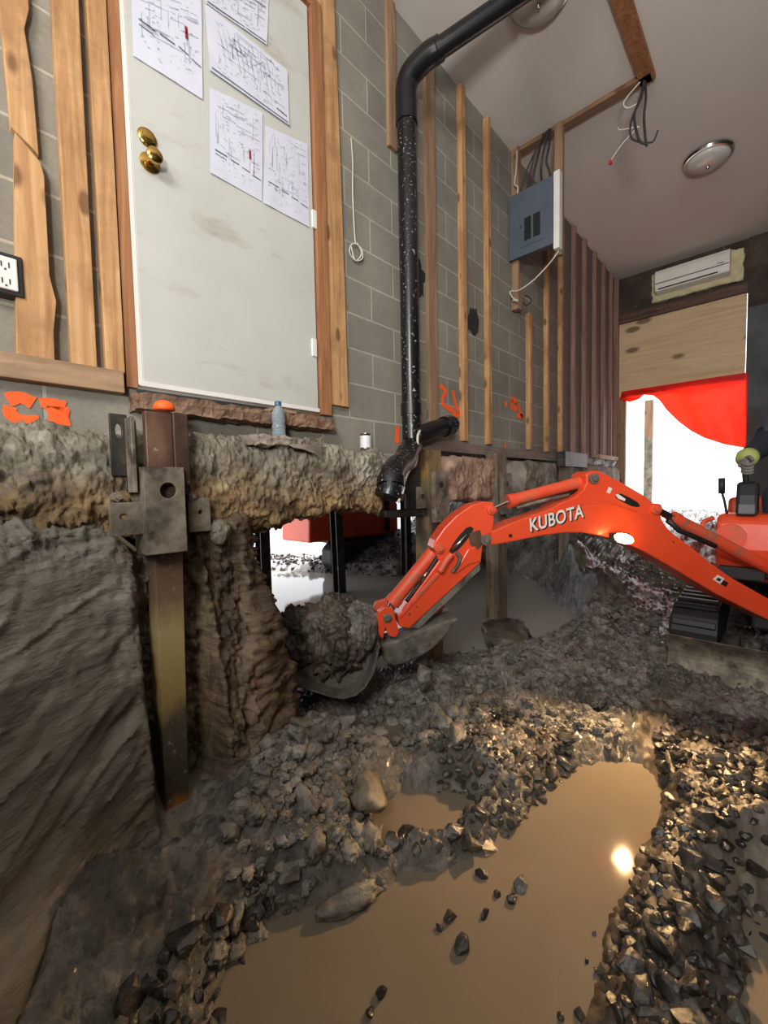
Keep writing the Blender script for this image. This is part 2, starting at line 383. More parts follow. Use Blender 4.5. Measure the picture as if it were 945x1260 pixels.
def thing(name, label, category, loc=(0, 0, 0), group=None):
    o = bpy.data.objects.new(name, None); COL.objects.link(o); o.location = loc; o.empty_display_size = .1
    o['label'] = label; o['category'] = category
    if group: o['group'] = group
    return o

def smooth_path(pts, n=8):
    pts = [Vector(p) for p in pts]; out = []
    P = [pts[0]] + pts + [pts[-1]]
    for i in range(1, len(P) - 2):
        for k in range(n):
            t = k / n; a, b, c, d = P[i - 1], P[i], P[i + 1], P[i + 2]
            out.append(0.5 * ((2 * b) + (c - a) * t + (2 * a - 5 * b + 4 * c - d) * t * t + (3 * b - 3 * c + d - a) * t ** 3))
    out.append(pts[-1]); return out

def fr(p, H=0.7, lac=2.0, oc=5): return noise.fractal(p, H, lac, oc, noise_basis='PERLIN_ORIGINAL')
def sst(a, b, x):
    t = min(1, max(0, (x - a) / (b - a))); return t * t * (3 - 2 * t)

def cutboard(mb, px0, py0, px1, py1, y0, th):   # a board flat on the long wall between two picture-measured corners
    a = Yp(px0, py0, y0); b = Yp(px1, py1, y0)
    mb.box((a.x, y0, a.z), (b.x, y0 + th, b.z))

# ------------------------------------------------------------------ the room
ZC = 4.27; XB = 7.08; YR = -4.0
wl = MB()
wl.box((-1.5, 0, 1.60), (0.555, .2, ZC)); wl.box((1.44, 0, 1.60), (XB, .2, ZC)); wl.box((.555, 0, 3.72), (1.44, .2, ZC))
wl.box((-1.5, 0, 1.38), (2.2, .2, 1.60))
wall_left = wl.build('wall_left', 'block', kind='structure')
MB().box((2.2, -.02, 1.52), (6.9, .2, 1.60)).build('trim_1', 'plate', kind='structure')
MB().box((-4, YR, ZC), (XB + .2, .3, ZC + .12)).build('ceiling', 'ceil', kind='structure')
# end wall: dark stripped plaster above the opening, column to its right
wb = MB()
wb.box((XB, -1.50, 3.72), (XB + .2, 0, ZC))
wb.build('wall_back', 'back_wall', kind='structure')
wb = MB(); wb.box((XB - .02, YR, 0), (XB + .2, -1.495, 3.42)); wb.build('wall_back_column', 'column', kind='structure')
wb = MB(); wb.box((XB - .02, YR, 3.42), (XB + .2, -1.495, ZC)); wb.build('wall_back_column_top', 'back_wall', kind='structure')
MB().box((-4, YR - .2, -.3), (XB + .2, YR, ZC)).build('wall_right', 'column', kind='structure')
MB().box((-4, YR, -.3), (-.75, -.0, 1.58)).build('floor_shade_shelf', 'column', kind='structure')  # unseen unexcavated floor, placed to shade the foot of the bank
MB().box((-.75, YR, -.3), (-.55, -.95, 1.58)).build('floor_shade_edge', 'clay', kind='structure')  # unseen block added to push the shelf's shade further over the bank
MB().box((-.55, YR, -.3), (3.0, -3.3, 1.58)).build('floor_shade_side', 'column', kind='structure')  # unseen side shelf, added to hold back light from the right
# house slab and soil behind the long wall
MB().box((-1.5, .2, 1.62), (7.0, 3.7, 1.8)).build('floor_slab', 'column', kind='structure')  # unseen rear stretch lengthened to shade the water behind
fb = MB(); fb.box((-1.5, 2.0, 1.18), (7.0, 2.3, 1.62)); fb.build('wall_foundation_rear', 'column', kind='structure')

# door
door = bpy.data.objects.new('door_1', None); COL.objects.link(door); door.location = (.56, 0, 1.67); door['kind'] = 'structure'
MB().box((.572, -.03, 1.685), (1.42, .012, 3.70)).build('door_leaf', 'door', door, bevel=.002)
MB().box((.56, -.036, 1.665), (1.425, .03, 1.684)).build('threshold', 'white', door)
fm = MB(); fm.box((.555, -.028, 1.67), (.571, .03, 3.715)); fm.build('door_edge_strip', 'white', door)
kb = MB()
k1 = Yp(181, 170, -.03); k2 = Yp(184, 201, -.03)
kb.lathe([(.0, 0), (.034, 0), (.035, .004), (.030, .010), (.020, .012), (.019, .016), (.012, .018), (.0, .018)], k1, (0, -1, 0), 28)
dbolt = kb.build('deadbolt', 'brass', door, smooth=True)
MB().lathe([(.0, 0), (.036, 0), (.036, .005), (.028, .009), (.013, .012), (.012, .030), (.022, .038), (.029, .050), (.028, .062), (.018, .070), (.0, .072)], k2, (0, -1, 0), 28).build('door_knob', 'brass', door, smooth=True)
for py in (62, 270, 428):
    p = Yp(386, py, -.032); MB().box((p.x - .012, -.040, p.z - .045), (p.x + .016, -.028, p.z + .045)).build('hinge', 'white', door, bevel=.002)
j = MB(); j.box((.515, -.03, 1.655), (.553, .1, 3.76)); j.build('trim_2', 'jamb', kind='structure')
j = MB(); j.box((1.435, -.045, 1.655), (1.50, .1, 3.76)); j.build('trim_3', 'jamb', kind='structure')
j = MB(); j.box((.515, -.04, 3.715), (1.50, .1, 3.76)); j.build('trim_4', 'jamb', kind='structure')

# sill timber under the door, chewed edge
def rough_box(a, b, nx, ny, nz_, amp, fq=6, seed=0):
    mb = MB(); a = Vector(a); b = Vector(b)
    idx = {}
    def vid(i, j, k):
        key = (i, j, k)
        if key not in idx:
            p = Vector((a.x + (b.x - a.x) * i / nx, a.y + (b.y - a.y) * j / ny, a.z + (b.z - a.z) * k / nz_))
            q = p * fq + Vector((seed, seed * 2, 0))
            p = p + Vector((fr(q), fr(q + Vector((9, 0, 0))), fr(q + Vector((0, 9, 0))))) * amp
            idx[key] = len(mb.v); mb.v.append(tuple(p))
        return idx[key]
    for i in range(nx):
        for j in range(ny):
            mb.f += [(vid(i, j, 0), vid(i, j + 1, 0), vid(i + 1, j + 1, 0), vid(i + 1, j, 0)), (vid(i, j, nz_), vid(i + 1, j, nz_), vid(i + 1, j + 1, nz_), vid(i, j + 1, nz_))]
    for i in range(nx):
        for k in range(nz_):
            mb.f += [(vid(i, 0, k), vid(i + 1, 0, k), vid(i + 1, 0, k + 1), vid(i, 0, k + 1)), (vid(i, ny, k), vid(i, ny, k + 1), vid(i + 1, ny, k + 1), vid(i + 1, ny, k))]
    for j in range(ny):
        for k in range(nz_):
            mb.f += [(vid(0, j, k), vid(0, j, k + 1), vid(0, j + 1, k + 1), vid(0, j + 1, k)), (vid(nx, j, k), vid(nx, j + 1, k), vid(nx, j + 1, k + 1), vid(nx, j, k + 1))]
    return mb
sl = rough_box((.53, -.10, 1.565), (1.47, .02, 1.625), 90, 8, 6, .010, 14)
sl.build('sill_timber', 'sill', label='weathered brown timber sill under the white door', category='timber')
MB().box((1.10, -.085, 1.628), (1.24, -.01, 1.643)).build('wood_shim', 'pine_h', label='thin pale wood shim lying on the sill timber under the door', category='wood')

# ------------------------------------------------------------------ studs and boards on the wall
bd = MB(); a = Yp(0, 440, -.04); b = Yp(153, 487, -.04)
bd.box((-1.0, -.05, 1.625), (b.x, .0, 1.705)).build('bottom_plate', 'pine_h', label='horizontal timber plate under the boards left of the door', category='timber', bevel=.003)
def board(name, pl, label, mat='pine', y0=-.03, y1=0.0, cat='board'):
    org = Vector((0, 0, 0)); mb = MB()
    mb.prism([(p[0], p[1]) for p in pl], org, Vector((1, 0, 0)), Vector((0, 0, 1)), Vector((0, 1, 0)), y0, y1)
    return mb.build(name, mat, label=label, category=cat, bevel=.002)
board('wall_board', [(.225, 2.42), (.27, 2.39), (.292, 2.37), (.288, 2.6), (.275, 2.75), (.29, 2.82), (.29, 4.2), (.20, 4.2), (.21, 3.0)], 'upper length of the split board, far left of the door', y0=-.028)
board('wall_board', [(.20, 1.705), (.298, 1.705), (.30, 1.80), (.312, 1.90), (.298, 1.98), (.300, 2.3), (.292, 2.34), (.232, 2.40), (.222, 2.2)], 'lower wide offcut board with a wavy edge, below the split board left of the door', y0=-.045)
board('wall_stud', [(.345, 1.70), (.42, 1.70), (.432, 4.2), (.355, 4.2)], 'knotty pine stud second from the white door on its left', y0=-.04, cat='stud')
board('wall_stud', [(.448, 1.70), (.508, 1.70), (.512, 4.2), (.45, 4.2)], 'knotty pine stud close beside the left door jamb', y0=-.04, cat='stud')
board('wall_board', [(1.502, 1.72), (1.64, 1.72), (1.62, 3.2), (1.60, 4.2), (1.50, 4.2)], 'wide orange pine board along the right side of the white door', y0=-.03)
studs = [  # picture x, top z, bottom z, width, depth, material, label
    (481, 4.26, 3.38, .075, .025, 'pine_old', 'short brown wall strip ending behind the black pipe elbow'),
    (531.5, 4.25, 1.63, .10, .03, 'pine_old', 'weathered brown stud first past the black drain pipe'),
    (570, 4.25, 1.61, .055, .045, 'pine', 'pale pine stud beside the orange 26 mark'),
    (600.5, 4.25, 1.61, .05, .045, 'pine', 'pale pine stud midway between the two orange marks'),
    (650.8, 2.92, 1.61, .05, .045, 'pine', 'pale pine stud starting below the hanging wire, past the second orange mark'),
    (672.4, 4.25, 1.61, .05, .045, 'pine', 'pale pine stud just past the breaker panel'),
    (689.6, 4.25, 1.61, .05, .045, 'pine', 'second narrow stud past the breaker panel'),
    (705.5, 4.25, 1.61, .05, .045, 'pine_pink', 'greyish stud, sixth from the far corner'),
    (718.5, 4.25, 1.61, .05, .045, 'pine_pink', 'greyish stud, fifth from the far corner'),
    (731, 4.25, 1.61, .05, .045, 'pine_pink', 'greyish stud, fourth from the far corner'),
    (742, 4.25, 1.61, .05, .045, 'pine_pink', 'greyish stud, third from the far corner'),
    (751.5, 4.25, 1.61, .05, .045, 'pine_pink', 'greyish stud, second from the far corner'),
]
for px, zt, zb, w, dpt, mt, lb in studs:
    c = Yp(px, 430, -.0).x
    ref = (100 if px < 500 else 430)
    c = Yp(px, ref, -dpt / 2).x
    MB().box((c - w / 2, -dpt, zb), (c + w / 2, 0, zt)).build('wall_stud', mt, label=lb, category='stud', bevel=.002)
MB().box((6.98, -.06, 1.6), (7.06, 0, 4.25)).build('wall_stud', 'pine_pink', label='pale stud standing right in the far corner', category='stud', bevel=.002)
MB().box((6.1, -.08, 1.60), (7.0, 0, 1.655)).build('timber_offcut', 'pine_h', label='pale horizontal timber piece at the foot of the studs in the far corner', category='timber')

# breaker panel partition remains
sp = MB(); sp.box((3.70, -.075, 2.86), (3.76, -.005, ZC)); sp.build('wall_stud', 'pine_old', label='brown stud along the wall side of the breaker panel', category='stud', bevel=.002)
sp = MB(); sp.box((3.71, -.455, 3.2), (3.76, -.39, ZC)); sp.build('partition_stud', 'pine_old', label='free-hanging brown stud holding the outer side of the breaker panel', category='stud', bevel=.002)
sp = MB(); sp.box((3.72, -1.08, ZC - .035), (3.80, -.0, ZC)); sp.build('ceiling_strip', 'pine_y', label='wood strip on the ceiling running from the wall past the breaker panel', category='wood strip', bevel=.002)
sp = MB(); sp.box((2.2, -1.10, ZC - .035), (3.80, -1.0, ZC)); sp.build('ceiling_strip', 'jamb', label='wood strip on the ceiling running back overhead between the two round lights', category='wood strip', bevel=.002)

def panel():
    t = thing('breaker_panel', 'grey electrical breaker panel high on the stripped partition studs', 'breaker panel', (3.68, -.24, 3.24))
    # box behind, cover front
    MB().box((3.65, -.39, 3.29), (3.73, -.03, 3.80)).build('panel_box', 'panel_grey', t, bevel=.004)
    MB().box((3.635, -.405, 3.27), (3.65, -.015, 3.82)).build('panel_cover', 'panel_grey', t, bevel=.004)
    dm = MB(); dm.prism([(-.34, 3.34), (-.12, 3.34), (-.12, 3.69), (-.155, 3.725), (-.30, 3.745), (-.34, 3.72)], Vector((0, 0, 0)), Vector((0, 1, 0)), Vector((0, 0, 1)), Vector((1, 0, 0)), 3.629, 3.636)
    d = dm.build('panel_door', 'panel_grey', t, bevel=.002)
    for y0 in (-.245, -.165):
        br = MB()
        for k in range(8): br.box((3.624, y0 - .058, 3.385 + k * .024), (3.630, y0, 3.385 + k * .024 + .020))
        br.build('breaker_row', 'black', d)
    dk = MB(); dk.box((3.627, -.135, 3.50), (3.630, -.128, 3.53)); dk.build('latch', 'black', d)
    MB().box((3.635, -.462, 3.22), (3.70, -.412, 3.84)).build('white_trim_board', 'white', t, bevel=.003)
panel()
for i, (pts, r, mt, lb) in enumerate([
    ([(3.70, -.35, 4.25), (3.68, -.31, 4.08), (3.70, -.28, 3.95), (3.69, -.30, 3.80)], .010, 'cable', 'black cable entering the top of the breaker panel beside its outer stud'),
    ([(3.71, -.30, 4.25), (3.69, -.25, 4.05), (3.70, -.20, 3.88), (3.69, -.22, 3.80)], .010, 'cable', 'black cable bowing above the middle of the breaker panel'),
    ([(3.70, -.33, 4.24), (3.67, -.25, 4.12), (3.69, -.20, 4.0), (3.69, -.15, 3.80)], .008, 'cable', 'black cable slanting towards the wall above the breaker panel'),
    ([(3.71, -.36, 4.25), (3.68, -.36, 4.1), (3.67, -.34, 3.98), (3.69, -.36, 3.88), (3.69, -.34, 3.80)], .009, 'cable', 'black cable with a kink at the outer top corner of the breaker panel'),
    ([(3.70, -.31, 4.24), (3.66, -.19, 4.02), (3.68, -.12, 3.9), (3.69, -.10, 3.80)], .007, 'cable', 'thin black cable nearest the wall above the breaker panel'),
    ([(3.69, -.07, 4.22), (3.67, -.07, 4.05), (3.66, -.06, 3.93), (3.66, -.09, 3.88), (3.67, -.07, 3.78)], .006, 'cable_white', 'white cable running down to the wall side of the breaker panel'),
    ([(3.69, -.44, 3.22), (3.64, -.38, 3.12), (3.62, -.25, 3.02), (3.62, -.12, 2.98), (3.63, -.03, 3.00), (3.64, -.05, 2.94), (3.64, -.10, 2.90), (3.64, -.05, 2.92)], .006, 'cable_white', 'white wire looping under the breaker panel to the stud'),
    ([(3.66, -.16, 2.93), (3.64, -.20, 2.90), (3.64, -.22, 2.86), (3.65, -.17, 2.84), (3.66, -.14, 2.88)], .006, 'cable', 'dark coil of cable below the breaker panel'),
]):
    MB().tube(smooth_path(pts), r, 8).build('cable', mt, smooth='all', label=lb, category='cable')
# hanging bundle at strip corner
c0 = Zp(793, 100, ZC - .04)
def hang(off):
    return [c0 + Vector(o) for o in off]
bd = thing('cable_bundle', 'bundle of black cables dangling from the corner of the ceiling strips', 'cable', c0)
for off, r in [([(0, 0, .03), (0, .02, -.10), (-.02, .06, -.22), (-.01, .03, -.40), (0, -.01, -.45)], .009), ([(.01, 0, .02), (0, -.01, -.12), (0, .0, -.25), (0, -.01, -.40), (0, -.02, -.47)], .009),
               ([(.01, .01, .02), (.0, .02, -.08), (-.02, .08, -.25), (-.01, .08, -.36), (0, .02, -.42)], .007), ([(0, -.01, -.44), (0, -.06, -.46), (0, -.09, -.40)], .006)]:
    MB().tube(smooth_path(hang(off)), r, 8).build('wire', 'cable', bd, smooth='all')
bw = thing('white_wire', 'loose white wires with red wire nut hanging beside the black cable bundle', 'wire', c0)
for off, r in [([(0, 0, .03), (-.03, .10, -.06), (-.03, .13, -.10), (-.02, .10, -.14), (0, .02, -.13)], .005), ([(0, .03, -.30), (-.02, .15, -.27), (-.02, .17, -.24)], .004), ([(0, .03, -.30), (-.02, .14, -.38), (-.02, .22, -.46)], .004)]:
    MB().tube(smooth_path(hang(off)), r, 6).build('wire', 'cable_white', bw, smooth='all')
MB().lathe([(0, 0), (.014, 0), (.010, .03), (0, .032)], c0 + Vector((-.02, .22, -.485)), (0, 0, 1), 10).build('wire_nut', 'red_plastic', bw)

# ceiling lights
def ceiling_light(c, label):
    t = thing('ceiling_light', label, 'ceiling light', (c[0], c[1], ZC), 'round ceiling lights')
    MB().lathe([(0, 0), (.19, 0), (.195, -.012), (.185, -.03), (.16, -.034), (0, -.034)], (c[0], c[1], ZC - .0005), (0, 0, 1), 40).build('base_ring', 'chrome', t, smooth=True)
    MB().lathe([(0, -.032), (.168, -.032), (.165, -.05), (.14, -.068), (.09, -.083), (.03, -.09), (0, -.091)], (c[0], c[1], ZC), (0, 0, 1), 40).build('diffuser', 'diffuser', t, smooth='all')
    MB().lathe([(0, -.088), (.016, -.089), (.014, -.10), (.008, -.105), (.009, -.112), (0, -.116)], (c[0], c[1], ZC), (0, 0, 1), 16).build('finial', 'chrome', t, smooth='all')
p = Zp(871, 199, ZC - .05); ceiling_light((p.x, p.y), 'round frosted ceiling light, the one nearer the far opening')
p = Zp(663, -2, ZC - .05); ceiling_light((p.x, p.y), 'round frosted ceiling light beside the sloping black pipe')

# ------------------------------------------------------------------ drain pipe
dp = thing('drain_pipe', 'black plastic drain stack pipe standing against the block wall', 'pipe', (2.12, -.10, 1.3))
px_ = 2.115; py_ = -.10
wy = 1.60
MB().tube([(px_, py_, 1.50), (px_, py_, 3.72)], .060, 28).build('vertical_pipe', 'abs', dp, smooth=True)
for z0, z1 in ((1.79, 1.72), (3.60, 3.50)): MB().tube([(px_, py_, z0), (px_, py_, z1)], .067, 28).build('coupling', 'abs_clean', dp, smooth=True)
up = Zp(634, -2, 4.06); st = Vector((px_, py_, 3.72)); d = (Vector((2.46, -.72, 4.06)) - Vector((px_ + .02, py_ - .06, 3.80))); d.normalize()
el = smooth_path([(px_, py_, 3.58), (px_, py_, 3.70), (px_ + .008, py_ - .03, 3.775), tuple(Vector((px_ + .03, py_ - .07, 3.83)) + d * .05), tuple(Vector((px_ + .03, py_ - .07, 3.83)) + d * .12)], 6)
MB().tube(el, .066, 24).build('elbow', 'abs_clean', dp, smooth='all')
s0 = Vector((px_ + .03, py_ - .07, 3.83)) + d * .05
MB().tube([s0, s0 + d * 1.02], .055, 28).build('sloping_pipe', 'abs_clean', dp, smooth=True)
MB().tube([s0 + d * .02, s0 + d * .10], .064, 28).build('coupling', 'abs_clean', dp, smooth=True)
# wye and cleanout
w0 = Vector((px_, py_, 1.585)); wd = Vector((.86, -.02, .22)).normalized(); 
MB().tube(smooth_path([w0 + Vector((0, -.02, .0)), w0 + Vector((.08, -.03, .02)), w0 + Vector((.17, -.04, .05)), w0 + Vector((.17, -.04, .05)) + wd * .14]), .060, 24).build('wye_branch', 'abs_clean', dp, smooth='all')
e0 = w0 + Vector((.17, -.04, .05)) + wd * .13
MB().tube([e0, e0 + wd * .075], .070, 24).build('coupling', 'abs', dp, smooth=True)
cn = MB(); cn.tube([e0 + wd * .07, e0 + wd * .12], .056, 8); cn.tube([e0 + wd * .11, e0 + wd * .15], .024, 4); cn.build('cleanout_plug', 'black', dp, bevel=.004)
MB().tube([(px_, py_, 1.76), (px_, py_, 1.50)], .061, 28).build('wye_body', 'abs', dp, smooth=True)
tr = smooth_path([(px_, py_, 1.52), tuple(Yp(502, 556, -.14)), tuple(Yp(497, 568, -.18)), tuple(Yp(488, 575, -.24)), tuple(Yp(482, 586, -.29)), tuple(Yp(481, 600, -.31)), tuple(Yp(478, 612, -.31))], 7)
MB().tube(tr, .069, 24).build('trap_bend', 'abs', dp, smooth='all')
MB().tube(tr[-13:-8], .079, 24).build('coupling', 'abs', dp, smooth=True)
MB().tube(tr[-5:], .080, 24).build('coupling', 'abs', dp, smooth=True)
fo = [Yp(517, 530, -.17), Yp(514, 537, -.18), Yp(514, 556, -.18), Yp(511, 572, -.20), Yp(504, 578, -.25), Yp(498, 592, -.33), Yp(496, 604, -.37), Yp(490, 618, -.38)]
MB().tube(smooth_path(fo), .008, 6).build('white_string', 'cable_white', smooth='all', label='pale string draped down over the black pipe fittings', category='string')

# loose white string on the wall left of the pipe
a = Yp(432, 170, -.01); 
sg = [Yp(432, 170, -.012), Yp(434, 200, -.012), Yp(434, 240, -.012), Yp(437, 296, -.012), Yp(440, 300, -.015), Yp(445, 312, -.015), Yp(438, 321, -.015), Yp(430, 310, -.015), Yp(434, 300, -.015), Yp(444, 305, -.015), Yp(446, 318, -.015), Yp(437, 320, -.015), Yp(432, 303, -.015)]
MB().tube(smooth_path(sg, 5), .0045, 6).build('white_string', 'cable_white', smooth='all', label='white string with a looped end hanging on the blocks right of the door', category='string')
p = Yp(434, 171, -.01); MB().tube(smooth_path([p, p + Vector((.04, 0, -.03)), p + Vector((.07, 0, -.10))], 5), .003, 6)

# duplex outlet
p = Yp(4, 340, -.03)
t = thing('electrical_outlet', 'white duplex outlet in a black metal box beside the far left board', 'outlet', (p.x, 0, p.z - .06))
MB().box((p.x - .05, -.055, p.z - .06), (p.x + .045, 0, p.z + .065)).build('metal_box', 'black', t, bevel=.002)
MB().box((p.x - .028, -.062, p.z - .048), (p.x + .032, -.05, p.z + .052)).build('outlet_face', 'white', t, bevel=.004)
sl = MB()
for zz in (-.024, .026):
    sl.box((p.x + .010, -.0635, p.z + zz - .008), (p.x + .013, -.06, p.z + zz + .008)); sl.box((p.x - .008, -.0635, p.z + zz - .008), (p.x - .005, -.06, p.z + zz + .008)); sl.box((p.x, -.0635, p.z + zz - .016), (p.x + .005, -.06, p.z + zz - .011))
sl.build('slots', 'black', t)

# ------------------------------------------------------------------ plan sheets on the door
def sheet(px, label, seed, blocks, y=-.032):
    """px: picture corners TL TR BR BL measured on the door face."""
    c = [Yp(a, b, y) for a, b in px]
    rnd = random.Random(seed)
    def P(u, v, dy=0.0):
        q = c[0] * (1 - u) * (1 - v) + c[1] * u * (1 - v) + c[2] * u * v + c[3] * (1 - u) * v
        return Vector((q.x, y - dy, q.z))
    mb = MB(); n = 12
    for side in (0, 1):
        for i in range(n + 1):
            for jn in range(n + 1):
                w = .0025 * (1 + fr(Vector((i * .3, jn * .3, seed)))) if side else 0
                q = P(i / n, jn / n, w + (.0008 if side else 0)); mb.v.append(tuple(q))
    N = (n + 1) ** 2
    for i in range(n):
        for jn in range(n):
            k = i * (n + 1) + jn; mb.f += [(k + N, k + N + 1, k + N + n + 2, k + N + n + 1), (k, k + n + 1, k + n + 2, k + 1)]
    o = mb.build('plan_sheet', 'paper', label=label, category='paper', smooth='all', group=None, fix=False)
    dk = MB(); pale = MB(); red = MB()
    def line(tgt, u0, v0, u1, v1, w):
        a = P(u0, v0, .0052); b = P(u1, v1, .0052); dd = (b - a); 
        if dd.length < 1e-4: return
        nn = Vector((-dd.z, 0, dd.x)).normalized() * w / 2
        tgt.add([a - nn, b - nn, b + nn, a + nn], [(0, 1, 2, 3)])
    W = .0022
    for k in range(40):
        u = rnd.uniform(.08, .9); v = rnd.uniform(.06, .75); L = rnd.uniform(.05, .3)
        if rnd.random() < .5: line(pale, u, v, min(.94, u + L), v, W)
        else: line(pale, u, v, u, min(.78, v + L), W)
    for k in range(110):
        u = rnd.uniform(.08, .9); v = rnd.uniform(.05, .92); line(pale, u, v, u + rnd.uniform(.01, .04), v, W * 1.2)
    for q in blocks:
        tg = {'d': dk, 'p': pale, 'r': red}[q[0]]; line(tg, *q[1:])
    for tg, mt, nm in ((dk, 'ink', 'dark_print'), (pale, 'ink_pale', 'fine_print'), (red, 'red_ink', 'red_mark')):
        if tg.f: tg.build(nm, mt, o, fix=False)
    return o
tb = [('d', .08, .70, .30, .71, .006), ('d', .36, .72, .52, .73, .004), ('d', .58, .74, .74, .75, .004), ('d', .80, .765, .97, .775, .004), ('d', .08, .74, .28, .755, .003), ('r', .74, .50, .75, .60, .010)]
sheet([(160, -60), (247, -40), (249, 123), (164, 69)], 'topmost left plan sheet on the door, above the knob', 1, [('d', .08, .62, .30, .66, .006), ('d', .36, .66, .58, .69, .005), ('d', .63, .69, .78, .72, .005), ('d', .83, .735, .98, .765, .005), ('d', .08, .67, .27, .70, .004), ('r', .75, .50, .76, .60, .012)])
sheet([(250, -50), (331, -10), (328, 56), (253, 4)], 'plan sheet cut off by the top of the view, above the detailed drawing', 2, [('d', .02, .95, .98, .96, .005), ('d', .7, .3, .95, .33, .004)])
o = sheet([(252, 5), (353, 87), (356, 155), (258, 86)], 'plan sheet with dense detailed drawing in the middle of the cluster', 3,
      [('d', .02, .95, .98, .965, .005), ('d', .82, .85, .96, .87, .006)] + [('p', .1 + .025 * k, .15 + .3 * ((k * 7) % 5) / 5, .14 + .025 * k, .2 + .6 * ((k * 3) % 7) / 7, .003) for k in range(26)], y=-.036)
sheet([(258, 108), (322.7, 139), (322, 248), (258.7, 213)], 'lower left plan sheet with a small red mark', 4, tb)
sheet([(326.5, 155), (378, 178), (380.5, 280), (324, 250)], 'lower right plan sheet near the door hinges', 5, tb[:5])

# ------------------------------------------------------------------ spray paint marks (on the wall)
def stroke(pts, w, y, name='spray_paint', parent=wall_left, plane='y'):
    mb = MB()
    pts = smooth_path([Vector(p) for p in pts], 5)
    L = []; Rr = []
    for i, p in enumerate(pts):
        t = pts[min(i + 1, len(pts) - 1)] - pts[max(i - 1, 0)]; nn = Vector((-t.z, 0, t.x)).normalized() * w * .5 * (1 + .25 * fr(p * 30))
        L.append(p + nn); Rr.append(p - nn)
    n = len(pts); mb.add(L + Rr, [(i, i + 1, n + i + 1, n + i) for i in range(n - 1)])
    return mb.build(name, 'spray', parent, fix=False)
ys = -.004
# far left "21"-like daub, on the concrete under the timber plate
for k, st_ in enumerate([[(9, 492), (25, 489), (41, 496)], [(13, 500), (12, 507), (22, 515), (48, 517)], [(49, 496), (65, 496), (80, 501)], [(71, 500), (72, 511), (73, 523)]]):
    stroke([Yp(a, b, ys) for a, b in st_], (.042, .034, .034, .062)[k], ys)
for st_ in [[(541, 474), (548, 481), (544, 492), (547, 499), (556, 505)], [(557, 481), (559, 490), (562, 502), (566, 508), (560, 510), (554, 500)]]:
    stroke([Yp(a, b, ys) for a, b in st_], .035, ys)
for st_ in [[(629, 491), (636, 495), (634, 503), (629, 499), (631, 492)], [(635, 495), (641, 508), (643, 512), (636, 511)], [(622, 494), (623, 500)]]:
    stroke([Yp(a, b, ys) for a, b in st_], .045, ys)
stroke([Yp(622, 545, -.024), Yp(622, 552, -.024)], .03, ys)
stroke([Yp(489, 525, ys), Yp(488, 545, ys)], .04, ys)

def soot():
    mt, nt, b = newmat('soot')
    b.inputs['Base Color'].default_value = srgb((38, 35, 32)); b.inputs['Roughness'].default_value = .95
    return mt
for (px, py, rx, rz, sd_) in ((583, 396, .085, .11, 1), (516, 344, .06, .12, 2)):
    c = Yp(px, py, -.003); mb = MB(); nn = 40
    vs_ = []
    for k in range(nn):
        a = 2 * pi * k / nn; r = 1 + .35 * fr(Vector((math.cos(a) * 1.5, math.sin(a) * 1.5, sd_)))
        vs_.append(c + Vector((math.cos(a) * rx * r, 0, math.sin(a) * rz * r)))
    mb.add(vs_, [tuple(range(nn))]); mb.build('soot_mark', soot(), wall_left, fix=False)
# ------------------------------------------------------------------ footing masses
def lumpy_beam(name, x0, x1, y0, y1, z0, z1, mat, amp=.03, nx=180, nr=56, fq=5, power=5, seed=0, prof=None, **kw):
    mb = MB()
    for i in range(nx + 1):
        u = i / nx; x = x0 + (x1 - x0) * u
        taper = 1.0
        e = min(u, 1 - u) * (x1 - x0)
        if e < .05: taper = (max(0, 1 - (1 - e / .05) ** 2)) ** .5
        taper = max(taper, .02)
        cy, cz, hy, hz = (y0 + y1) / 2, (z0 + z1) / 2, (y1 - y0) / 2, (z1 - z0) / 2
        dz0 = dz1 = dy = 0
        if prof: dz0, dz1, dy = prof(x)
        for k in range(nr):
            a = 2 * pi * k / nr; c, s = math.cos(a), math.sin(a)
            r = (abs(c) ** power + abs(s) ** power) ** (-1 / power)
            p = Vector((x, cy + hy * c * r * (.5 + .5 * taper), cz + hz * s * r * (.4 + .6 * taper)))
            if s > 0: p.z += dz1 * s
            else: p.z += dz0 * -s
            if c < 0: p.y += dy * -c
            q = p * fq + Vector((seed, 0, 0))
            nrm = Vector((0, c, s))
            dsp = fr(q, .6) * amp + amp * .45 * abs(fr(q * 3.1, .4)) + amp * .22 * fr(q * 9, .3, 2, 3) - amp * .5 * max(0, noise.noise(q * .7) - .25)
            p += nrm * dsp + Vector((fr(q + Vector((0, 5, 0))) * amp * (1 if e < .1 else .3), 0, 0))
            mb.v.append(tuple(p))
    for i in range(nx):
        for k in range(nr):
            a = i * nr + k; b = i * nr + (k + 1) % nr; mb.f.append((a, b, b + nr, a + nr))
    mb.f += [tuple(range(nr)), tuple(nx * nr + k for k in range(nr - 1, -1, -1))]
    return mb.build(name, mat, smooth='all', **kw)
def fprof(x):
    b = .10 * noise.noise(Vector((x * 3, 0, 4))) * .5
    return (b - .02 + .06 * sst(.95, 1.3, x), .03 * noise.noise(Vector((x * 7, 2, 2))), .03 * noise.noise(Vector((x * 2.5, 7, 1))))
lumpy_beam('concrete_footing', -.7, 1.76, -.20, .22, 1.10, 1.46, 'footing', .036, 480, 130, 6, 6, 0, fprof,
           label='long rough concrete footing exposed under the door wall', category='concrete footing')
lumpy_beam('foundation_stone', 2.50, 3.20, -.13, .2, 1.15, 1.47, 'footing_pink', .022, 110, 70, 5, 8, 3,
           label='pinkish rough foundation block under the wall right of the pipe', category='foundation block')
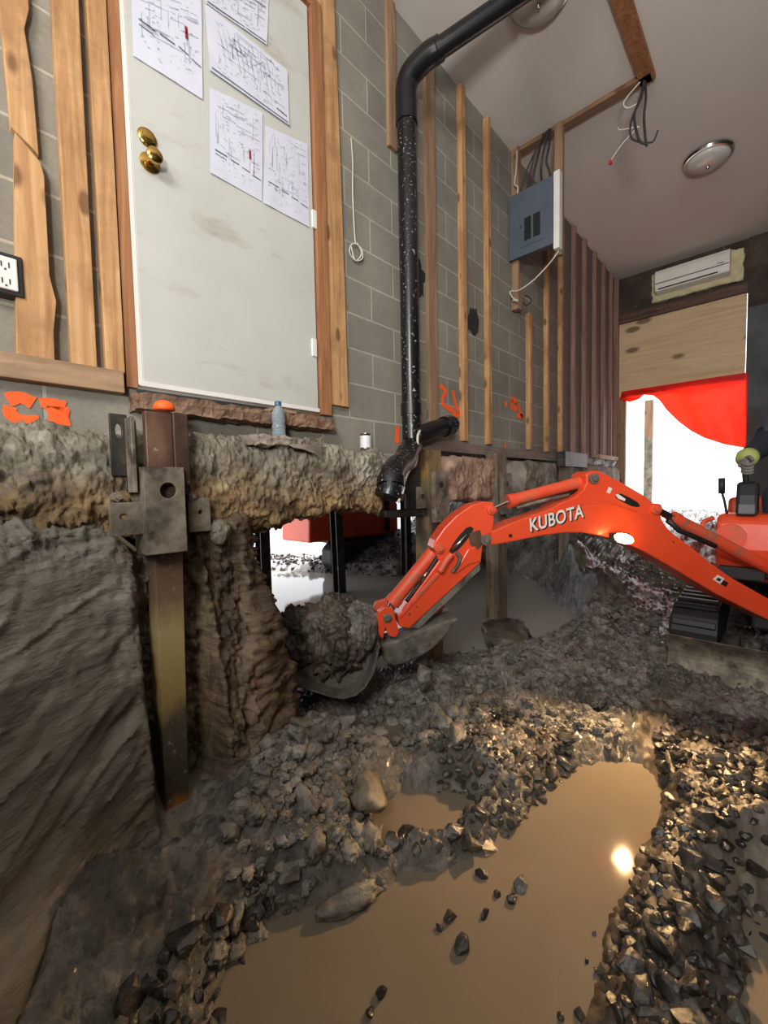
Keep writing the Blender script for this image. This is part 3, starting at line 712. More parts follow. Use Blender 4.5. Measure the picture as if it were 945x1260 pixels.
lumpy_beam('foundation_stone', 3.75, 4.60, -.10, .2, 1.18, 1.49, 'footing_grey', .025, 80, 56, 5, 6, 9,
           label='greyish foundation block under the wall behind the excavator boom', category='foundation block')
lumpy_beam('foundation_stone', 5.25, 7.0, -.10, .2, 1.10, 1.50, 'footing_grey', .03, 100, 56, 5, 6, 12,
           label='far foundation block reaching to the opening corner', category='foundation block')
# broken ledge slab under the bottle
lg = rough_box((.93, -.235, 1.445), (1.28, .0, 1.49), 50, 20, 8, .016, 16, 5)
lg.build('concrete_ledge', 'footing_grey', label='broken thin concrete ledge under the water bottle', category='concrete slab', smooth='all')
tp = MB(); a = Vector((1.06, -.27, 1.452))
tv = [(0, 0, .0), (.10, -.01, .004), (.19, .0, -.006), (.185, -.004, -.03), (.17, -.012, -.055), (.13, -.014, -.035), (.07, -.01, -.018), (.02, -.004, -.012)]
tp.add([a + Vector(v) for v in tv] + [a + Vector(v) + Vector((0, .003, .002)) for v in tv], [tuple(range(8)), tuple(range(15, 7, -1))] + [(i, (i + 1) % 8, 8 + (i + 1) % 8, 8 + i) for i in range(8)])
tp.build('paper_scrap', 'footing_grey', label='torn grey scrap hanging over the ledge below the water bottle', category='scrap')

# bottle
p = Yp(343, 526, -.14); zb = 1.492
bt = thing('water_bottle', 'small clear blue plastic water bottle on the ledge below the door', 'bottle', (p.x, p.y, zb))
h = .165
pr = [(0, 0), (.026, 0), (.031, .006), (.031, .03), (.029, .036), (.031, .042), (.031, .055), (.028, .062), (.029, .07), (.031, .078), (.031, .10), (.028, .122), (.018, .140), (.0125, .147), (.0125, .155), (0, .155)]
MB().lathe([(r, z) for r, z in pr], (p.x, p.y, zb), n=28).build('bottle_body', 'bottle', bt, smooth='all')
mcap = pm('cap_blue', [(44, 84, 120), (54, 96, 134)], 9, .4, bs=0)
MB().lathe([(0, .150), (.016, .150), (.0155, .168), (.013, .170), (0, .170)], (p.x, p.y, zb), n=20).build('cap', mcap, bt, smooth=True)
# can
p = Yp(450, 553, -.10); zb = p.z - .002
cn = thing('small_can', 'small dented can with a white label standing on the footing end', 'can', (p.x, p.y, zb))
MB().lathe([(0, 0), (.031, 0), (.033, .004), (.031, .008), (.031, .082), (.033, .086), (.033, .09), (.029, .088), (0, .088)], (p.x, p.y, zb), n=28).build('can_body', 'chrome', cn, smooth=True)
lbm = pm('can_label', [(206, 208, 212), (222, 222, 224)], 6, .5, bs=0, spots=((178, 150, 60), 18, .6, .03))
MB().lathe([(.0, .011), (.0318, .011), (.0318, .078), (0, .078)], (p.x, p.y, zb), n=28).build('can_label', lbm, cn, smooth=True)

# ------------------------------------------------------------------ steel piles and brackets
def slot_plate(mb, x0, x1, y0, y1, z0, z1): mb.box((x0, y0, z0), (x1, y1, z1))
yf = -.27
def Q(x, y, w=yf): return Yp(x, y, w)
pb = thing('underpinning_bracket', 'steel underpinning bracket with side plates clamped on the footing near the door corner', 'bracket', (.6, -.25, 1.0))
def plate_px(name, x0, y0, x1, y1, w, th, mat, parent, hole=None, bevel=.002, skew=0):
    """upright plate facing the room between two measured corners; optional hole (px, py, rx, rz)."""
    a = Yp(x0, y0, w); b = Yp(x1, y1, w)
    X0, X1, Z0, Z1 = a.x, b.x, b.z, a.z
    mb = MB(); ex = Vector((1, 0, 0)); ez = Vector((0, 0, 1)); ey = Vector((0, 1, 0))
    outer = [(X0, Z0), (X1, Z0), (X1, Z1), (X0, Z1)]
    if hole:
        h_ = Yp(hole[0], hole[1], w); n = 20
        hp = [(h_.x + hole[2] * math.cos(2 * pi * k / n), h_.z + hole[3] * math.sin(2 * pi * k / n)) for k in range(n)]
        # quads between the outline and the hole
        def op(q):
            dx, dz = q[0] - h_.x, q[1] - h_.z; s_ = 1e9
            if dx > 1e-6: s_ = min(s_, (X1 - h_.x) / dx)
            if dx < -1e-6: s_ = min(s_, (X0 - h_.x) / dx)
            if dz > 1e-6: s_ = min(s_, (Z1 - h_.z) / dz)
            if dz < -1e-6: s_ = min(s_, (Z0 - h_.z) / dz)
            return (h_.x + dx * s_, h_.z + dz * s_)
        # include corners by choosing matching angles
        angs = sorted([2 * pi * k / n for k in range(n)] + [math.atan2(c[1] - h_.z, c[0] - h_.x) % (2 * pi) for c in outer])
        hp = [(h_.x + hole[2] * math.cos(a_), h_.z + hole[3] * math.sin(a_)) for a_ in angs]
        oo = [op((h_.x + math.cos(a_), h_.z + math.sin(a_))) for a_ in angs]
        n = len(angs)
        for yy in (w, w + th): mb.v += [(q[0], yy, q[1]) for q in hp] + [(q[0], yy, q[1]) for q in oo]
        for k in range(n):
            k2 = (k + 1) % n
            mb.f += [(k, k2, n + k2, n + k), (2 * n + k, 3 * n + k, 3 * n + k2, 2 * n + k2), (k, 2 * n + k, 2 * n + k2, k2), (n + k, n + k2, 3 * n + k2, 3 * n + k)]
    else:
        mb.prism(outer, Vector((0, 0, 0)), ex, ez, ey, w, w + th)
    return mb.build(name, mat, parent, bevel=bevel)
plate_px('side_plate', 134, 508, 160, 586, -.235, .012, 'steel_dark', pb, hole=(146, 530, .010, .024))
plate_px('side_plate', 223, 517, 235, 606, -.225, .012, 'steel_dark', pb, hole=(228, 536, .006, .016))
a = Yp(160, 512, -.30); b = Yp(171, 606, -.30)
an = MB(); an.box((a.x, -.30, b.z), (a.x + .012, -.22, a.z)); an.box((a.x, -.24, b.z), (b.x + .02, -.225, a.z)); an.build('angle_iron', 'steel_mud', pb, bevel=.002)
a = Yp(178, 505, -.29); b = Yp(223, 580, -.29)
tq = MB(); tq.box((a.x, -.29, b.z - .05), (a.x + .085, -.26, a.z)); tq.box((a.x + .085, -.30, b.z - .05), (a.x + .135, -.29 + .05, a.z)); tq.build('jack_channel', 'steel_rust', pb, bevel=.003)
plate_px('sleeve', 176, 574, 231, 678, -.33, .012, 'steel_mud', pb, hole=(207.5, 603.5, .0265, .0265))
a = Yp(176, 574, -.33); b = Yp(231, 678, -.33)
sv = MB(); sv.box((a.x, -.318, b.z), (a.x + .012, -.21, a.z)); sv.box((b.x - .012, -.318, b.z), (b.x, -.21, a.z)); sv.build('sleeve_side', 'steel_mud', pb, bevel=.002)
MB().box((a.x + .012, -.262, a.z - .13), (b.x - .012, -.25, a.z - .02)).build('inner_tube', 'steel_rust', pb)
plate_px('lower_plate', 134, 619, 178, 657, -.30, .014, 'steel_mud', pb, hole=(152.5, 636, .012, .010))
plate_px('lower_plate', 231, 613, 260, 653, -.26, .014, 'steel_mud', pb, hole=(247, 630, .009, .009))
for (hx, hy) in ((226, 536), (234, 611), (143, 612)):
    c = Yp(hx, hy, -.25); bo = MB(); bo.tube([c + Vector((0, .02, 0)), c + Vector((0, -.02, 0))], .016, 6); bo.tube([c + Vector((0, -.018, 0)), c + Vector((0, -.04, 0))], .008, 10); bo.build('bolt', 'steel_mud', pb, bevel=.001)
a = Yp(143, 658, -.31); b = Yp(167, 677, -.31); MB().tube([a, b], .006, 8).build('steel_rod', 'steel_mud', label='thin steel rod slanting below the bracket into the clay', category='rod')
# orange cap
a = Yp(202, 499, -.26)
mb = MB(); mb.lathe([(0, 0), (.034, 0), (.034, .012), (.028, .024), (.016, .032), (0, .034)], (Yp(202, 504, -.27).x, -.27, Yp(202, 505, -.27).z), n=16); mb.build('painted_cap', 'spray', pb, smooth='all')
# pile
a = Yp(190, 680, -.27); b = Yp(226, 680, -.27)
pl = MB()
xb0, xb1 = Yp(204, 1012, -.27).x, Yp(232, 1012, -.27).x
w0, w1 = a.x, b.x
zt, zbm = 1.30, -.02
pl.add([(w0, -.275, zt), (w1, -.275, zt), (w1, -.255, zt), (w0, -.255, zt), (xb0, -.275, zbm), (xb1, -.275, zbm), (xb1, -.255, zbm), (xb0, -.255, zbm)], [(0, 3, 2, 1), (4, 5, 6, 7), (0, 1, 5, 4), (1, 2, 6, 5), (2, 3, 7, 6), (3, 0, 4, 7)])
for (xa, xc) in ((w0, xb0), (w1 - .008, xb1 - .008)):
    pl.add([(xa, -.255, zt), (xa + .008, -.255, zt), (xa + .008, -.19, zt), (xa, -.19, zt), (xc, -.255, zbm), (xc + .008, -.255, zbm), (xc + .008, -.19, zbm), (xc, -.19, zbm)], [(0, 3, 2, 1), (4, 5, 6, 7), (0, 1, 5, 4), (1, 2, 6, 5), (2, 3, 7, 6), (3, 0, 4, 7)])
pl.build('steel_pile', 'pile', label='tall rusty steel pile running down the clay bank below the near bracket', category='pile', bevel=.002)

# further piles along the wall
def far_pile(px0, px1, py_top, w, zbot, label, mat='post_wood', wdt=.15, sleeve=True, lean=0.0):
    a = Yp(px0, py_top, w); 
    t = thing('support_post', label, 'post', (a.x + wdt / 2, w, zbot))
    mb = MB(); x0 = a.x
    zt = a.z
    rot = Matrix.Rotation(lean, 3, 'Y'); pv = (x0, w, zt)
    mb.box((x0, w, zbot - .3), (x0 + .012, w + .11, zt), rot, pv); mb.box((x0 + .012, w + .048, zbot - .3), (x0 + wdt - .012, w + .062, zt), rot, pv); mb.box((x0 + wdt - .012, w, zbot - .3), (x0 + wdt, w + .11, zt), rot, pv)
    mb.box((x0 + .012, w + .0, zbot - .3), (x0 + wdt - .012, w + .008, zt), rot, pv)
    mb.build('post_shaft', mat, t, bevel=.002)
    if sleeve:
        s_ = MB(); s_.box((x0 + .04, w - .03, 1.02), (x0 + wdt + .04, w - .015, 1.36)); s_.box((x0 + .04, w - .015, 1.02), (x0 + .052, w + .1, 1.36)); s_.box((x0 + wdt + .028, w - .015, 1.02), (x0 + wdt + .04, w + .1, 1.36)); s_.build('sleeve', 'steel_mud', t, bevel=.002)
        MB().lathe([(0, 0), (.022, 0), (.022, .003), (0, .003)], (x0 + wdt * .72, w - .030, 1.27), (0, -1, 0), 16).build('sleeve_hole_shade', 'black', t)  # black disc painted as the dark of a sleeve hole
    return t
far_pile(526, 552, 553, -.15, .0, 'muddy support post just right of the pipe, behind the excavator arm', 'steel_ochre')
far_pile(612, 640, 558, -.15, .0, 'muddy support post standing in water under the boom lettering', 'post_wood', .16, True, math.radians(0))
far_pile(700, 715, 563, -.12, .0, 'support post under the wall below the boom peak', 'post_wood', .17, False)
# dark channel left of post 2 + bracket details
t = thing('bracket', 'dark steel bracket and channel between the pipe trap and the first muddy post', 'bracket', (2.1, -.12, 1.1))
MB().box((2.06, -.11, 1.08), (2.19, -.09, 1.55)).build('channel', 'steel_dark', t)
MB().box((1.95, -.14, 1.07), (2.3, .05, 1.11)).build('shelf_angle', 'steel_dark', t)
MB().box((2.08, -.17, 1.12), (2.17, -.155, 1.26)).build('clip_plate', 'steel_mud', t, bevel=.002)
MB().tube([(2.125, -.17, 1.20), (2.125, -.185, 1.20)], .014, 6).build('bolt', 'steel_dark', t)
MB().box((4.68, -.14, 1.46), (5.4, -.05, 1.62)).build('steel_channel', 'steel_dark', label='dark steel channel packed under the wall above the far post', category='channel')

# props in the second row under the house
for (px, py, lean, lb) in [(326, 752, 0, 'dark prop post in the water nearest the clay bank, under the house'), (417, 730, .03, 'dark prop post behind the mud-filled bucket, under the house'), (500, 704, 0, 'dark prop post beside the excavator arm, under the house')]:
    p = Zp(px, py, 0); p.y = 2.06; p.x = EYE.x + (Zp(px, py, 0).x - EYE.x) * (2.06 - EYE.y) / (Zp(px, py, 0).y - EYE.y)
    mb = MB(); mb.box((p.x - .055, 2.0, -.3), (p.x + .055, 2.012, 1.2), Matrix.Rotation(-lean, 3, 'Y')); mb.box((p.x - .055, 2.1, -.3), (p.x + .055, 2.112, 1.2), Matrix.Rotation(-lean, 3, 'Y')); mb.box((p.x - .006, 2.012, -.3), (p.x + .006, 2.1, 1.2), Matrix.Rotation(-lean, 3, 'Y'))
    mb.build('prop_post', 'steel_dark', label=lb, category='post')

# ------------------------------------------------------------------ clay bank
def clay_bank():
    path = []
    for x in np.arange(-1.5, -.2, .04): path.append((x, -.2, 0, -1))
    for x in np.arange(-.2, .84, .0075): path.append((x, -.2, 0, -1))
    cx, cy, r = .84, -.10, .10
    for k in range(14):
        a = -pi / 2 + (pi / 2) * k / 14; path.append((cx + r * math.cos(a), cy + r * math.sin(a), math.cos(a), math.sin(a)))
    for y in np.arange(-.10, .6, .015): path.append((.94, y, 1, 0))
    for y in np.arange(.6, 2.6, .05): path.append((.94, y, 1, 0))
    nz_ = 150; mb = MB()
    for (x, y, nx, ny) in path:
        for k in range(nz_ + 1):
            t = k / nz_                                  # 0 top .. 1 bottom
            ztop = 1.19 - .13 * math.exp(-((x - .50) / .09) ** 2) + .02 * noise.noise(Vector((x * 6, 0, 0)))
            z = ztop + (-.12 - ztop) * t
            tt = min(1, max(0, 1 - max(0, z) / 1.17))
            left = .03 + .52 * tt ** 1.15; left *= 1 - .68 * sst(-.05, .45, x)
            right = .0 + .24 * tt ** 1.5
            w = sst(.38, .46 + .35 * sst(.6, 1.0, tt), x + .03 * noise.noise(Vector((z * 5, 1, 1))))
            o = left * (1 - w) + right * w
            notch = sst(.44, .48, x) * (1 - sst(.66, .70, x)) * (1 if nx < .5 else 0)
            o = o * (1 - notch) + notch * (min(o, -.02 + .5 * sst(.86, 1.0, tt)) if tt < .995 else o * .95)
            q = Vector((x, y, z))
            # smear ridges rising to the right on the clay, vertical roots on the soil
            s1 = Vector(((x * .85 + z * .5) * 2.2, y * 2, (z * .85 - x * .5) * 9))
            s2 = Vector((x * 12, y * 12, z * 2.4))
            dclay = .034 * fr(s1 * .45, .9) + .006 * fr(q * 14, .6) + .013 * max(0, 1 - abs(noise.noise(s1 * .9)) / .07) * (noise.noise(q * 3) > -.05) - .022 * sst(.2, .32, noise.noise(s1 * .8 + Vector((8, 1, 1))))
            rid = max(0, noise.noise(s1 * .5 + Vector((5, 2, 8))) - .2) * .06
            dsoil = .045 * fr(s2 * .6, .6) + .014 * fr(q * 24, .4) + .022 * abs(fr(Vector((x * 9, y * 9, z * 5 + 2)), .5))
            dis = (dclay + rid) * (1 - w) + dsoil * w * 1.1
            if nx > .5: dis = dsoil * 1.3
            top = sst(.0, .12, t)
            crumb = .03 * abs(fr(q * 16, .3)) * (1 - sst(.0, .18, t))
            o += dis * (.4 + .6 * top) + crumb - .05 * (1 - sst(0, .05, t))
            mb.v.append((x + nx * o, y + ny * o, z + .006 * fr(q * 20)))
        mb.v.append((x - nx * .5, y - ny * .5, ztop + .02))
    n = nz_ + 2
    for i in range(len(path) - 1):
        for k in range(nz_):
            a = i * n + k; mb.f.append((a, a + 1, a + n + 1, a + n))
        a = i * n; mb.f.append((i * n + nz_ + 1, a, a + n, (i + 1) * n + nz_ + 1))
    return mb.build('clay_bank', 'clay', smooth='all', kind='stuff', label='steep grey and brown clay bank cut below the footing', category='clay')
clay_bank()

# soil face added behind the far posts to block light
mb = MB(); nxx, nzz = 90, 30
ctrl = [Vector((6.6, 3.6, 0)), Vector((5.9, 2.2, 0)), Vector((5.55, 1.0, 0)), Vector((5.5, .25, 0)), Vector((5.9, .0, 0)), Vector((7.3, -.02, 0))]
pp = smooth_path(ctrl, 18); 
for i, p in enumerate(pp):
    for k in range(nzz + 1):
        z = -.1 + 1.75 * k / nzz; q = Vector((p.x, p.y, z)) * 4
        o = .10 * fr(q) + .15 * (1 - k / nzz)
        mb.v.append((p.x - o * .8, p.y - o * .6, z))
for i in range(len(pp) - 1):
    for k in range(nzz):
        a = i * (nzz + 1) + k; mb.f.append((a, a + nzz + 1, a + nzz + 2, a + 1))
mb.build('added_soil_face', 'mud', smooth='all', kind='stuff', label='added soil face keeping the far part under the house dark', category='soil')

# ------------------------------------------------------------------ ground
def zpoly(px): return [(Zp(a, b, 0).x, Zp(a, b, 0).y) for a, b in px]
MAIN = [(.36, -.86)] + zpoly([(300, 1155), (345, 1120), (400, 1120), (440, 1110), (478, 1092), (490, 1072), (545, 1070), (600, 1042), (640, 1010), (665, 980), (700, 950), (745, 936), (790, 940), (815, 968), (812, 1010), (790, 1040), (768, 1080), (752, 1120), (742, 1180), (722, 1225), (700, 1262)]) + [(.86, -1.62), (.7, -2.2), (-.3, -2.2), (-.35, -1.3), (.0, -1.0)]
SMALL = zpoly([(452, 1012), (478, 985), (500, 965), (520, 975), (560, 972), (592, 985), (575, 1008), (545, 1030), (505, 1034), (478, 1040), (455, 1030)])
NOTCH = zpoly([(455, 905), (462, 888), (480, 882), (497, 900), (500, 925), (478, 925)])
SIDE = [(1.52, -1.78), (1.60, -1.84), (1.55, -2.1), (1.05, -2.1), (1.05, -1.86), (1.2, -1.78), (1.35, -1.80)]
TRENCH = [(1.0, 4.6), (1.0, .9), (1.35, .45), (1.75, .16), (2.2, .08), (2.45, -.06), (2.62, -.24), (2.85, -.36), (3.1, -.44), (3.45, -.50), (3.8, -.52), (4.12, -.50), (4.4, -.2), (4.8, .1), (5.4, .5), (5.6, 1.5), (5.0, 2.0), (4.45, 2.12), (4.0, 3.0), (3.5, 4.3)]
def sdist(poly, X, Y):
    """signed distance, negative inside"""
    d = np.full(X.shape, 1e9); ins = np.zeros(X.shape, bool); n = len(poly)
    for i in range(n):
        x0, y0 = poly[i]; x1, y1 = poly[(i + 1) % n]
        ex, ey = x1 - x0, y1 - y0; L = ex * ex + ey * ey + 1e-12
        t = np.clip(((X - x0) * ex + (Y - y0) * ey) / L, 0, 1)
        d = np.minimum(d, np.hypot(X - x0 - t * ex, Y - y0 - t * ey))
        c = ((y0 > Y) != (y1 > Y)) & (X < (x1 - x0) * (Y - y0) / ((y1 - y0) + 1e-12) + x0); ins ^= c
    return np.where(ins, -d, d)
def ss(a, b, x):
    t = np.clip((x - a) / (b - a), 0, 1); return t * t * (3 - 2 * t)
def gs(X, Y, cx, cy, sx, sy, ang=0):
    c, s = math.cos(ang), math.sin(ang); u = (X - cx) * c + (Y - cy) * s; v = -(X - cx) * s + (Y - cy) * c
    return np.exp(-(u / sx) ** 2 - (v / sy) ** 2)
def base_h(X, Y):
    h = .075 + 0 * X
    h = h + .10 * gs(X, Y, 1.9, -.55, .45, .22, -.2)            # rubble ridge in front of the trench
    h = h + .08 * gs(X, Y, 2.6, -.75, .6, .2, -.1)
    h = h + .06 * gs(X, Y, 1.45, -.95, .3, .15, .5)
    h = h + .20 * gs(X, Y, .85, -.45, .26, .20, 0)              # rubble against the bank
    h = h + .10 * gs(X, Y, .62, -.66, .20, .10, -.2)
    h = h + .10 * gs(X, Y, 1.12, -.45, .15, .2, 0)
    h = h - .10 * gs(X, Y, 1.55, -.25, .16, .16, 0)
    h = h + .14 * gs(X, Y, 1.6, -1.85, .8, .22, 0)              # gravel heap at right
    h = h + .26 * gs(X, Y, 3.15, -.05, .16, .14, 0)             # mud around post
    h = h + .42 * gs(X, Y, 4.65, -.25, .3, .22, .2)
    h = h + .30 * gs(X, Y, 4.3, -.62, .35, .18, -.2)
    h = h + .20 * gs(X, Y, 3.6, -.78, .3, .12, 0)
    h = h + .16 * gs(X, Y, .22, -.50, .26, .16, -.5)
    h = h - .085 * gs(X, Y, 3.0, -1.75, .45, .5, 0)
    h = h + .80 * ss(3.7, 7.0, X) * (Y < 3)
    h = h + .10 * gs(X, Y, 5.1, 2.6, 1.6, .4, -.9)              # gravel behind the trench
    h = h + .12 * ss(4.0, 6.5, Y)
    return h
def height(X, Y):
    h = base_h(X, Y)
    for P_, depth, sl in ((MAIN, .07, .5), (SMALL, .05, .5), (NOTCH, .05, .5), (SIDE, .05, .4), (TRENCH, .2, .6)):
        d = sdist(P_, X, Y)
        h = np.where(d < 0, np.maximum(-depth, d * .8) - .006, np.minimum(h, d * sl * 1.6 + .004 + h * ss(0, .22, d)))
    return h
xs = list(np.arange(-1.6, -.1, .06)) + list(np.arange(-.1, 3.4, .0125)) + list(np.arange(3.4, 5.2, .022)) + list(np.arange(5.2, 8.2, .05)) + list(np.arange(8.2, 30, .8))
ysg = list(np.arange(-14, -4.2, .8)) + list(np.arange(-4.2, -2.2, .06)) + list(np.arange(-2.2, .3, .0125)) + list(np.arange(.3, 3.0, .045)) + list(np.arange(3.0, 14, .4))
GX, GY = np.meshgrid(np.array(xs), np.array(ysg), indexing='ij')
HZ = height(GX, GY)
NX, NY = GX.shape
vs = []
for i in range(NX):
    for jn in range(NY):
        x, y, h = GX[i, jn], GY[i, jn], HZ[i, jn]
        q = Vector((x, y, 0))
        amp = 1.0 if h > -.01 else .25
        if x > 3.3 and y < -.8: amp *= .7
        if -2.3 < y < 3.2 and -1 < x < 9:
            n1 = .030 * fr(q * 4.5, .8) + .030 * abs(fr(q * 13, .35)) + .010 * fr(q * 34, .3)
            cl = noise.cell(q * 15) * .012 * (1 if x < 3.3 else .5)
            if x > 3.4 and y < -.7:                       # track prints
                n1 += .028 * math.sin((x * .9 + .25 * y) * 2 * pi / .085) * sst(.1, .35, noise.noise(q * 1.6) + .35)
        else:
            n1 = .05 * fr(q * 1.5); cl = 0
        vs.append((x, y, h + (n1 + cl) * amp - .006))
mb = MB(); mb.v = vs
mb.f = [(i * NY + k, (i + 1) * NY + k, (i + 1) * NY + k + 1, i * NY + k + 1) for i in range(NX - 1) for k in range(NY - 1)]
gmesh = mb.build('floor', 'mud', smooth='all', kind='structure', fix=False)
gmesh.data.materials.append(M['bright_gravel'])
cent = np.zeros(len(gmesh.data.polygons) * 3); gmesh.data.polygons.foreach_get('center', cent); cent = cent.reshape(-1, 3)
gmesh.data.materials.append(M['track_mud'])
mi = ((cent[:, 0] > 7.0) | (cent[:, 1] > 3.6)).astype(np.int32)
mi[(cent[:, 0] > 3.5) & (cent[:, 0] <= 7.0) & (cent[:, 1] < .1)] = 2
gmesh.data.materials.append(M['mud_dark'])
mi[(cent[:, 0] > .75) & (cent[:, 0] < 2.7 + .2 * np.sin(cent[:, 1] * 9)) & (cent[:, 1] < -1.33 + .05 * np.sin(cent[:, 0] * 11))] = 3
gmesh.data.polygons.foreach_set('material_index', mi)
def hz(x, y): return float(height(np.array([x]), np.array([y]))[0])

def puddle(poly, name, mat, label, z=0.0, grow=.05):
    cx = sum(p[0] for p in poly) / len(poly); cy = sum(p[1] for p in poly) / len(poly)
    vs = []
    n = len(poly)
    for i, (x, y) in enumerate(poly):
        x0, y0 = poly[i - 1]; x1, y1 = poly[(i + 1) % n]
        t = Vector((x1 - x0, y1 - y0)); nn = Vector((t.y, -t.x)).normalized()
        area = sum(poly[k][0] * poly[(k + 1) % n][1] - poly[(k + 1) % n][0] * poly[k][1] for k in range(n))
        if area < 0: nn = -nn
        vs.append((x + nn.x * grow, y + nn.y * grow, z))
    mb = MB(); mb.v = vs; mb.f = [tuple(range(n))]
    o = mb.build(name, mat, kind='stuff', label=label, category='water')
    bm = bmesh.new(); bm.from_mesh(o.data); bmesh.ops.triangulate(bm, faces=bm.faces)
    for f in bm.faces:
        if f.normal.z < 0: f.normal_flip()
    bm.to_mesh(o.data); bm.free()
    return o
puddle(MAIN, 'puddle_water', 'puddle', 'large brown puddle reflecting the work lamp')
puddle(SMALL, 'puddle_water', 'puddle', 'small brown puddle among rocks right of the big stone', .0005, .04)
puddle(NOTCH, 'puddle_water', 'puddle', 'tiny grey puddle just in front of the bucket', .001, .03)
puddle(SIDE, 'puddle_water', 'puddle', 'dark puddle at the lower right corner past the gravel', .0015, .04)
puddle(TRENCH, 'trench_water', 'trench_water', 'flat grey water filling the trench under the house', 0, .08)

# ------------------------------------------------------------------ stones
def rock_mesh(name, mat, seed, sub=2, rough=.10, sq=(1, .8, .62), clod=False):
    rnd = random.Random(seed); bm = bmesh.new()
    n = 26 if clod else 15
    for k in range(n):
        v = Vector((rnd.gauss(0, 1), rnd.gauss(0, 1), rnd.gauss(0, 1))).normalized() * rnd.uniform(.82, 1.0)
        bm.verts.new((v.x * sq[0], v.y * sq[1], v.z * sq[2]))
    r = bmesh.ops.convex_hull(bm, input=bm.verts)
    bmesh.ops.delete(bm, geom=list({g for g in r['geom_unused'] + r['geom_interior'] if isinstance(g, bmesh.types.BMVert)}), context='VERTS')
    bmesh.ops.triangulate(bm, faces=bm.faces)
    bmesh.ops.recalc_face_normals(bm, faces=bm.faces)
    for _ in range(sub):
        bmesh.ops.subdivide_edges(bm, edges=list(bm.edges), cuts=1, use_grid_fill=True)
    if clod:
        for _ in range(2): bmesh.ops.smooth_vert(bm, verts=list(bm.verts), factor=.5, use_axis_x=True, use_axis_y=True, use_axis_z=True)
    else: bmesh.ops.smooth_vert(bm, verts=list(bm.verts), factor=.22, use_axis_x=True, use_axis_y=True, use_axis_z=True)
    for v in bm.verts:
        p = v.co.copy(); q = p * 2.2 + Vector((seed * 3.1, 0, 0))
        v.co = p * (1 + rough * fr(q, .6) + (rough * .8 * fr(q * 3) if clod else 0))
    bmesh.ops.recalc_face_normals(bm, faces=bm.faces)
    me = bpy.data.meshes.new(name); bm.to_mesh(me); bm.free(); me.materials.append(M[mat])
    if clod:
        for p in me.polygons: p.use_smooth = True
    return me
STONES = [rock_mesh('stone', 'stone_dark', 100 + k, 1, .10) for k in range(10)]
STONES2 = [rock_mesh('stone', 'stone', 200 + k, 1, .12) for k in range(10)]
CLODS = [rock_mesh('clod', 'clod', 300 + k, 2, .28, (1, .85, .75), True) for k in range(8)]
def place_rock(me, name, x, y, z, s, rnd, label, cat, group=None):
    o = bpy.data.objects.new(name, me); COL.objects.link(o)
    o.location = (x, y, z); o.scale = (s * rnd.uniform(.85, 1.2), s * rnd.uniform(.85, 1.15), s * rnd.uniform(.8, 1.1))
    o.rotation_euler = (rnd.uniform(-.6, .6), rnd.uniform(-.6, .6), rnd.uniform(0, 6.28))
    o['label'] = label; o['category'] = cat
    if group: o['group'] = group
    return o
def inpoly(poly, x, y): return float(sdist(poly, np.array([x]), np.array([y]))[0])
def in_view(x, y, z):
    v = Vector((x, y, z)) - EYE; f = v.dot(F_)
    if f < .2: return None
    px = 472.5 + FPX * v.dot(R_) / f; py = 630 + FPX * v.dot(D_) / f
    return (px, py, f) if -20 < px < 965 and 600 < py < 1280 else None
ZONES = [
    # name, polygon, count, size range, meshes, label, individuals
    ('A', [(.86, -1.60), (1.1, -1.55), (1.35, -1.54), (1.6, -1.56), (1.95, -1.56), (2.2, -1.42), (2.6, -1.50), (2.9, -1.9), (2.6, -2.1), (1.6, -2.02), (.9, -2.02)], 1150, (.019, .056), STONES, 'wet dark stone in the gravel bank right of the big puddle', 'stones of the right gravel bank', 150, 'stone'),
    ('B', [(1.22, -1.13), (1.02, -.99), (.97, -.88), (1.08, -.82), (1.28, -.88), (1.45, -.78), (1.65, -.72), (1.95, -.85), (2.0, -1.15), (1.85, -1.2), (1.5, -1.16)], 400, (.020, .054), STONES2, 'wet grey stone in the rubble between the big and the small puddle', 'stones of the middle rubble', 90, 'stone'),
    ('C', [(.42, -.80), (.6, -.58), (.78, -.42), (.98, -.35), (1.2, -.30), (1.4, -.38), (1.38, -.55), (1.12, -.62), (1.02, -.80), (.95, -.92), (.78, -.83), (.56, -.78)], 260, (.020, .072), CLODS, 'clay-coated clod in the rubble at the foot of the clay bank', 'clods at the foot of the clay bank', 60, 'clod'),
    ('H', [(1.28, -.38), (1.6, -.16), (1.85, -.3), (1.9, -.6), (1.75, -.80), (1.45, -.70), (1.38, -.60), (1.3, -.5)], 170, (.018, .055), CLODS, 'clay-coated clod on the hump between the bucket and the small puddle', 'clods on the hump below the bucket', 45, 'clod'),
    ('D', [(1.5, -.6), (1.7, -.25), (2.1, -.05), (2.4, -.15), (2.8, -.45), (3.4, -.6), (4.1, -.6), (4.3, -1.1), (3.2, -1.25), (2.4, -1.35), (2.05, -1.3), (1.95, -.9)], 620, (.018, .055), CLODS, 'muddy rubble', 'x', 0, 'clod'),
    ('E', [(3.4, 4.2), (4.0, 2.9), (4.4, 2.15), (5.2, 2.3), (5.4, 3.4), (4.0, 4.9), (2.6, 4.9)], 420, (.03, .07), STONES2, 'gravel', 'x', 0, 'stone'),
    ('G', [(.0, -.86), (.35, -.74), (.62, -.70), (.60, -.80), (.40, -.90), (.1, -1.0)], 80, (.02, .055), STONES, 'wet dark stone at the clay bank toe beside the near puddle end', 'stones at the toe of the clay bank', 25, 'stone'),
]
